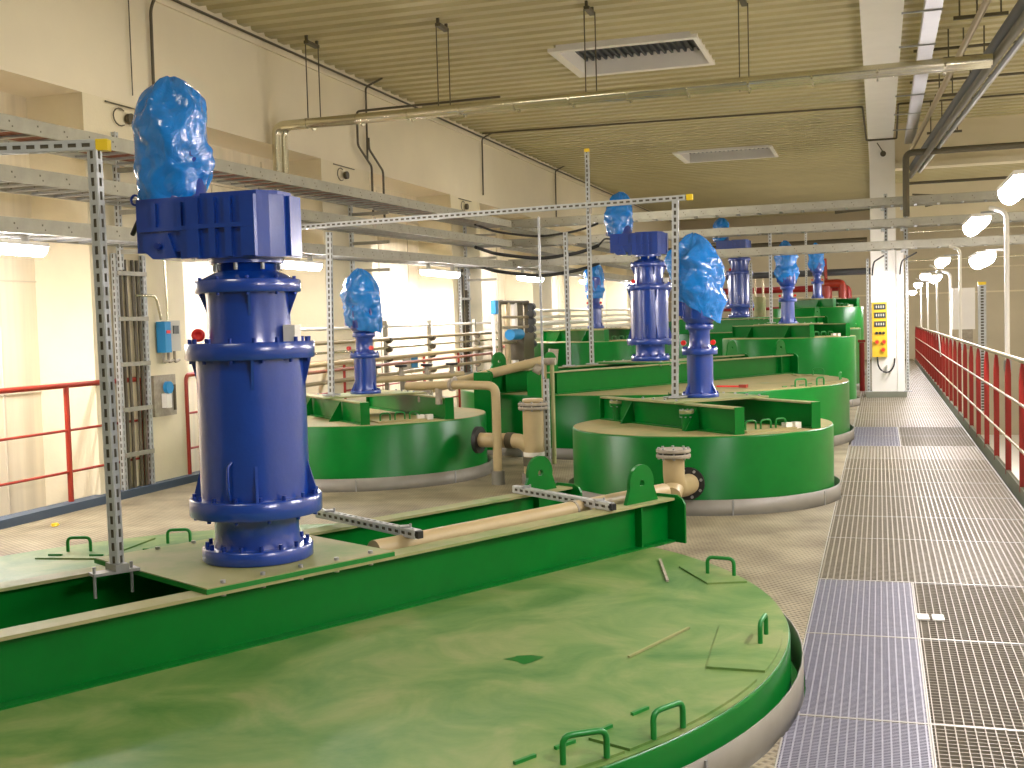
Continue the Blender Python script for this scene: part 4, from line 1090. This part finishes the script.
def rail_lamp(y, label, z=2.36, x=1.06, lamps=((-.16, .55, 0),)):
    t = thing('lamp_post', label, 'lamp post', (1.105, y, .0))
    MB().tube(bend([(0, 0, .0), (0, 0, z+.03), (-.13, .1, z+.08)], .08), .022, 10).build('pole', 'white', t)
    MB().box((0, 0, 1.0), (.06, .06, .10)).build('clamp', 'galv', t)
rail_lamp(11.3, 'nearest white lamp post fixed to the red railing')
rail_lamp(17.6, 'second white lamp post along the red railing')
rail_lamp(24.4, 'third white lamp post along the red railing')
rail_lamp(29.0, 'fourth white lamp post along the red railing')
rail_lamp(33.5, 'farthest white lamp post along the red railing')
rail_lamp(19.95, 'white lamp post between the second and third along the railing', z=2.1)
rail_lamp(8.08, 'white lamp post just outside the right edge of the picture')
rl_ = [((.90, 12.0, 2.36), 1.25, 'upper glowing lamp on the nearest railing post'), ((.95, 12.0, 2.02), 1.0, 'lower glowing lamp on the nearest railing post'),
       ((.93, 8.75, 2.38), 1.1, 'brightest glowing lamp cut by the right edge of the picture'), ((.90, 18.2, 2.27), 1.2, 'glowing lamp on the second railing post'),
       ((.90, 24.9, 2.27), 1.2, 'glowing lamp on the third railing post'), ((.90, 29.4, 2.2), 1.2, 'glowing lamp on the fourth railing post'),
       ((.90, 33.8, 2.1), 1.2, 'glowing lamp on the farthest railing post'), ((.90, 20.6, 2.1), 1.1, 'lower glowing lamp between the second and third railing posts')]
for p, L, l in rl_: tube_lamp(l, p, L, w=.16, h=.11)

# ------------------------------------------------------------------ light: added fill lights along the hall, unseen lamps near the camera, world fill
def area(loc, rot, sx, sy, e_, col=(1, .93, .8)):
    l = bpy.data.lights.new('fill_light', 'AREA'); l.shape = 'RECTANGLE'; l.size = sx; l.size_y = sy; l.energy = e_; l.color = col
    o = bpy.data.objects.new('fill_light', l); C.objects.link(o); o.location = loc; o.rotation_euler = rot; return o
for p, L, l in (((.90, 5.4, 2.38), 1.2, 'added unseen glowing lamp over the railing beside the camera'), ((.90, 2.2, 2.38), 1.2, 'added unseen glowing lamp over the railing closest to the camera')): tube_lamp(l, p, L, w=.16, h=.11)  # added out of view to light the drive fronts and the grating
for x, y, e_ in ((-3.2, 1.2, 95), (-4.0, 8.5, 75), (-3.6, 18.0, 90), (-3.6, 28, 90), (3.2, 6, 90), (3.2, 16, 90), (3.2, 27, 90), (3.2, 36, 110), (-3, 37, 80)):
    area((x, y, 4.72), (0, 0, 0), 1.4, .3, e_)  # fill panels added under the ceiling to brighten the hall, not real fixtures
for y in (5, 12, 20, 30):
    area((2.6, y, -.3), (0, 0, 0), 1.2, .2, 60, (1, .95, .92)); area((.4, y+2, -.6), (0, 0, 0), 1.2, .2, 35, (1, .95, .92))  # fill added below walkway level to brighten the lower floor
w_ = bpy.data.worlds.new('hall_air'); scn.world = w_; w_.use_nodes = True
w_.node_tree.nodes['Background'].inputs['Color'].default_value = (1, .93, .74, 1)
w_.node_tree.nodes['Background'].inputs['Strength'].default_value = .14

# red tool left on the middle tank's lid
t = thing('pipe_wrench', 'red tool lying on the beige lid of the middle large tank', 'tool', (-1.62, 13.2, .708))
MB().bar((-.16, .05, .018), (.13, -.03, .018), .035, .02).build('handle', 'redcap', t)
MB().box((.15, -.035, .022), (.09, .06, .035), -.3).build('jaw', 'red2', t)
# extra conduits below the right-hand ceiling
pipe('conduit', [(.45, 15.6, 4.8), (5.2, 15.6, 4.8)], .018, 'conduit', 'dark conduit under the right ceiling, nearer of the two behind the pipe pair', 'conduit')
pipe('conduit', [(.45, 17.4, 4.75), (5.2, 17.4, 4.75)], .018, 'conduit', 'dark conduit under the right ceiling, farther of the two behind the pipe pair', 'conduit')
pipe('overhead_pipe', [(5.3, 21.3, 3.75), (.46, 21.3, 3.75)], .025, 'conduit', 'thin dark pipe below the ceiling girder right of the white column')
pipe('overhead_pipe', [(-.75, 21.9, 3.42), (-.14, 21.9, 3.46)], .08, 'conduit', 'short thick dark pipe entering the white column from the left')
# groups for things that repeat
GN = dict(floor_grating='steel grating panels of the walkway', kick_ring='kick rings around the tanks', thickener_tank='large green tanks', feed_tank='narrow green tanks',
          agitator_drive='blue drives on the tanks', plastic_bag='blue bags over the motors', cable_tray='galvanised cable trays', fluorescent_lamp='glowing tube lamps',
          lamp_post='lamp posts along the red railing', pipe_hanger='hangers of the overhead pipe pair', channel_post='galvanised channel posts', tray_bracket='wall brackets of the cable ladders',
          cable_ladder='vertical cable ladders', conduit='thin conduits on walls and ceiling', overhead_pipe='pipes under the ceiling', guard_railing='red guard railings',
          support_frame='slotted galvanised frames', cross_bar='channel bars on the front bridge', wall_socket='round outlets on the piers', sprinkler_frame='rod frames under the right ceiling',
          tray_hanger='hangers at the white column', cable='dark cables near the trays', brace_rod='dark rods meeting in a point', steel_cable='taut lines behind the lamps',
          pipe_rack='pipe racks on the left wall', sampling_valve='pale valve assemblies', paper_scrap='white scraps on the grating', yellow_cap='yellow specks on the floor')
for o in C.objects:
    if o.parent is None and 'label' in o.keys() and 'group' not in o.keys():
        g_ = GN.get(o.name.split('.')[0])
        if g_: o['group'] = g_

# ------------------------------------------------------------------ camera
cam = bpy.data.cameras.new('camera'); co = bpy.data.objects.new('camera', cam); C.objects.link(co)
cam.sensor_width = 36; cam.lens = 36*1150/1024; cam.clip_start = .05; cam.clip_end = 200
Rr = Vector((.9524, .3035, -.028)); Dn = Vector((-.0108, -.0579, -.9983)); Fw = Vector((-.3046, .9511, -.0518))
mt = Matrix((Rr, -Dn, -Fw)).transposed().to_4x4(); mt.translation = (0, 0, 1.5)
co.matrix_world = mt
scn.camera = co
scn.view_settings.view_transform = 'Standard'; scn.view_settings.look = 'None'
scn.view_settings.exposure = -0.36; scn.view_settings.gamma = 1; scn.view_settings.use_curve_mapping = False
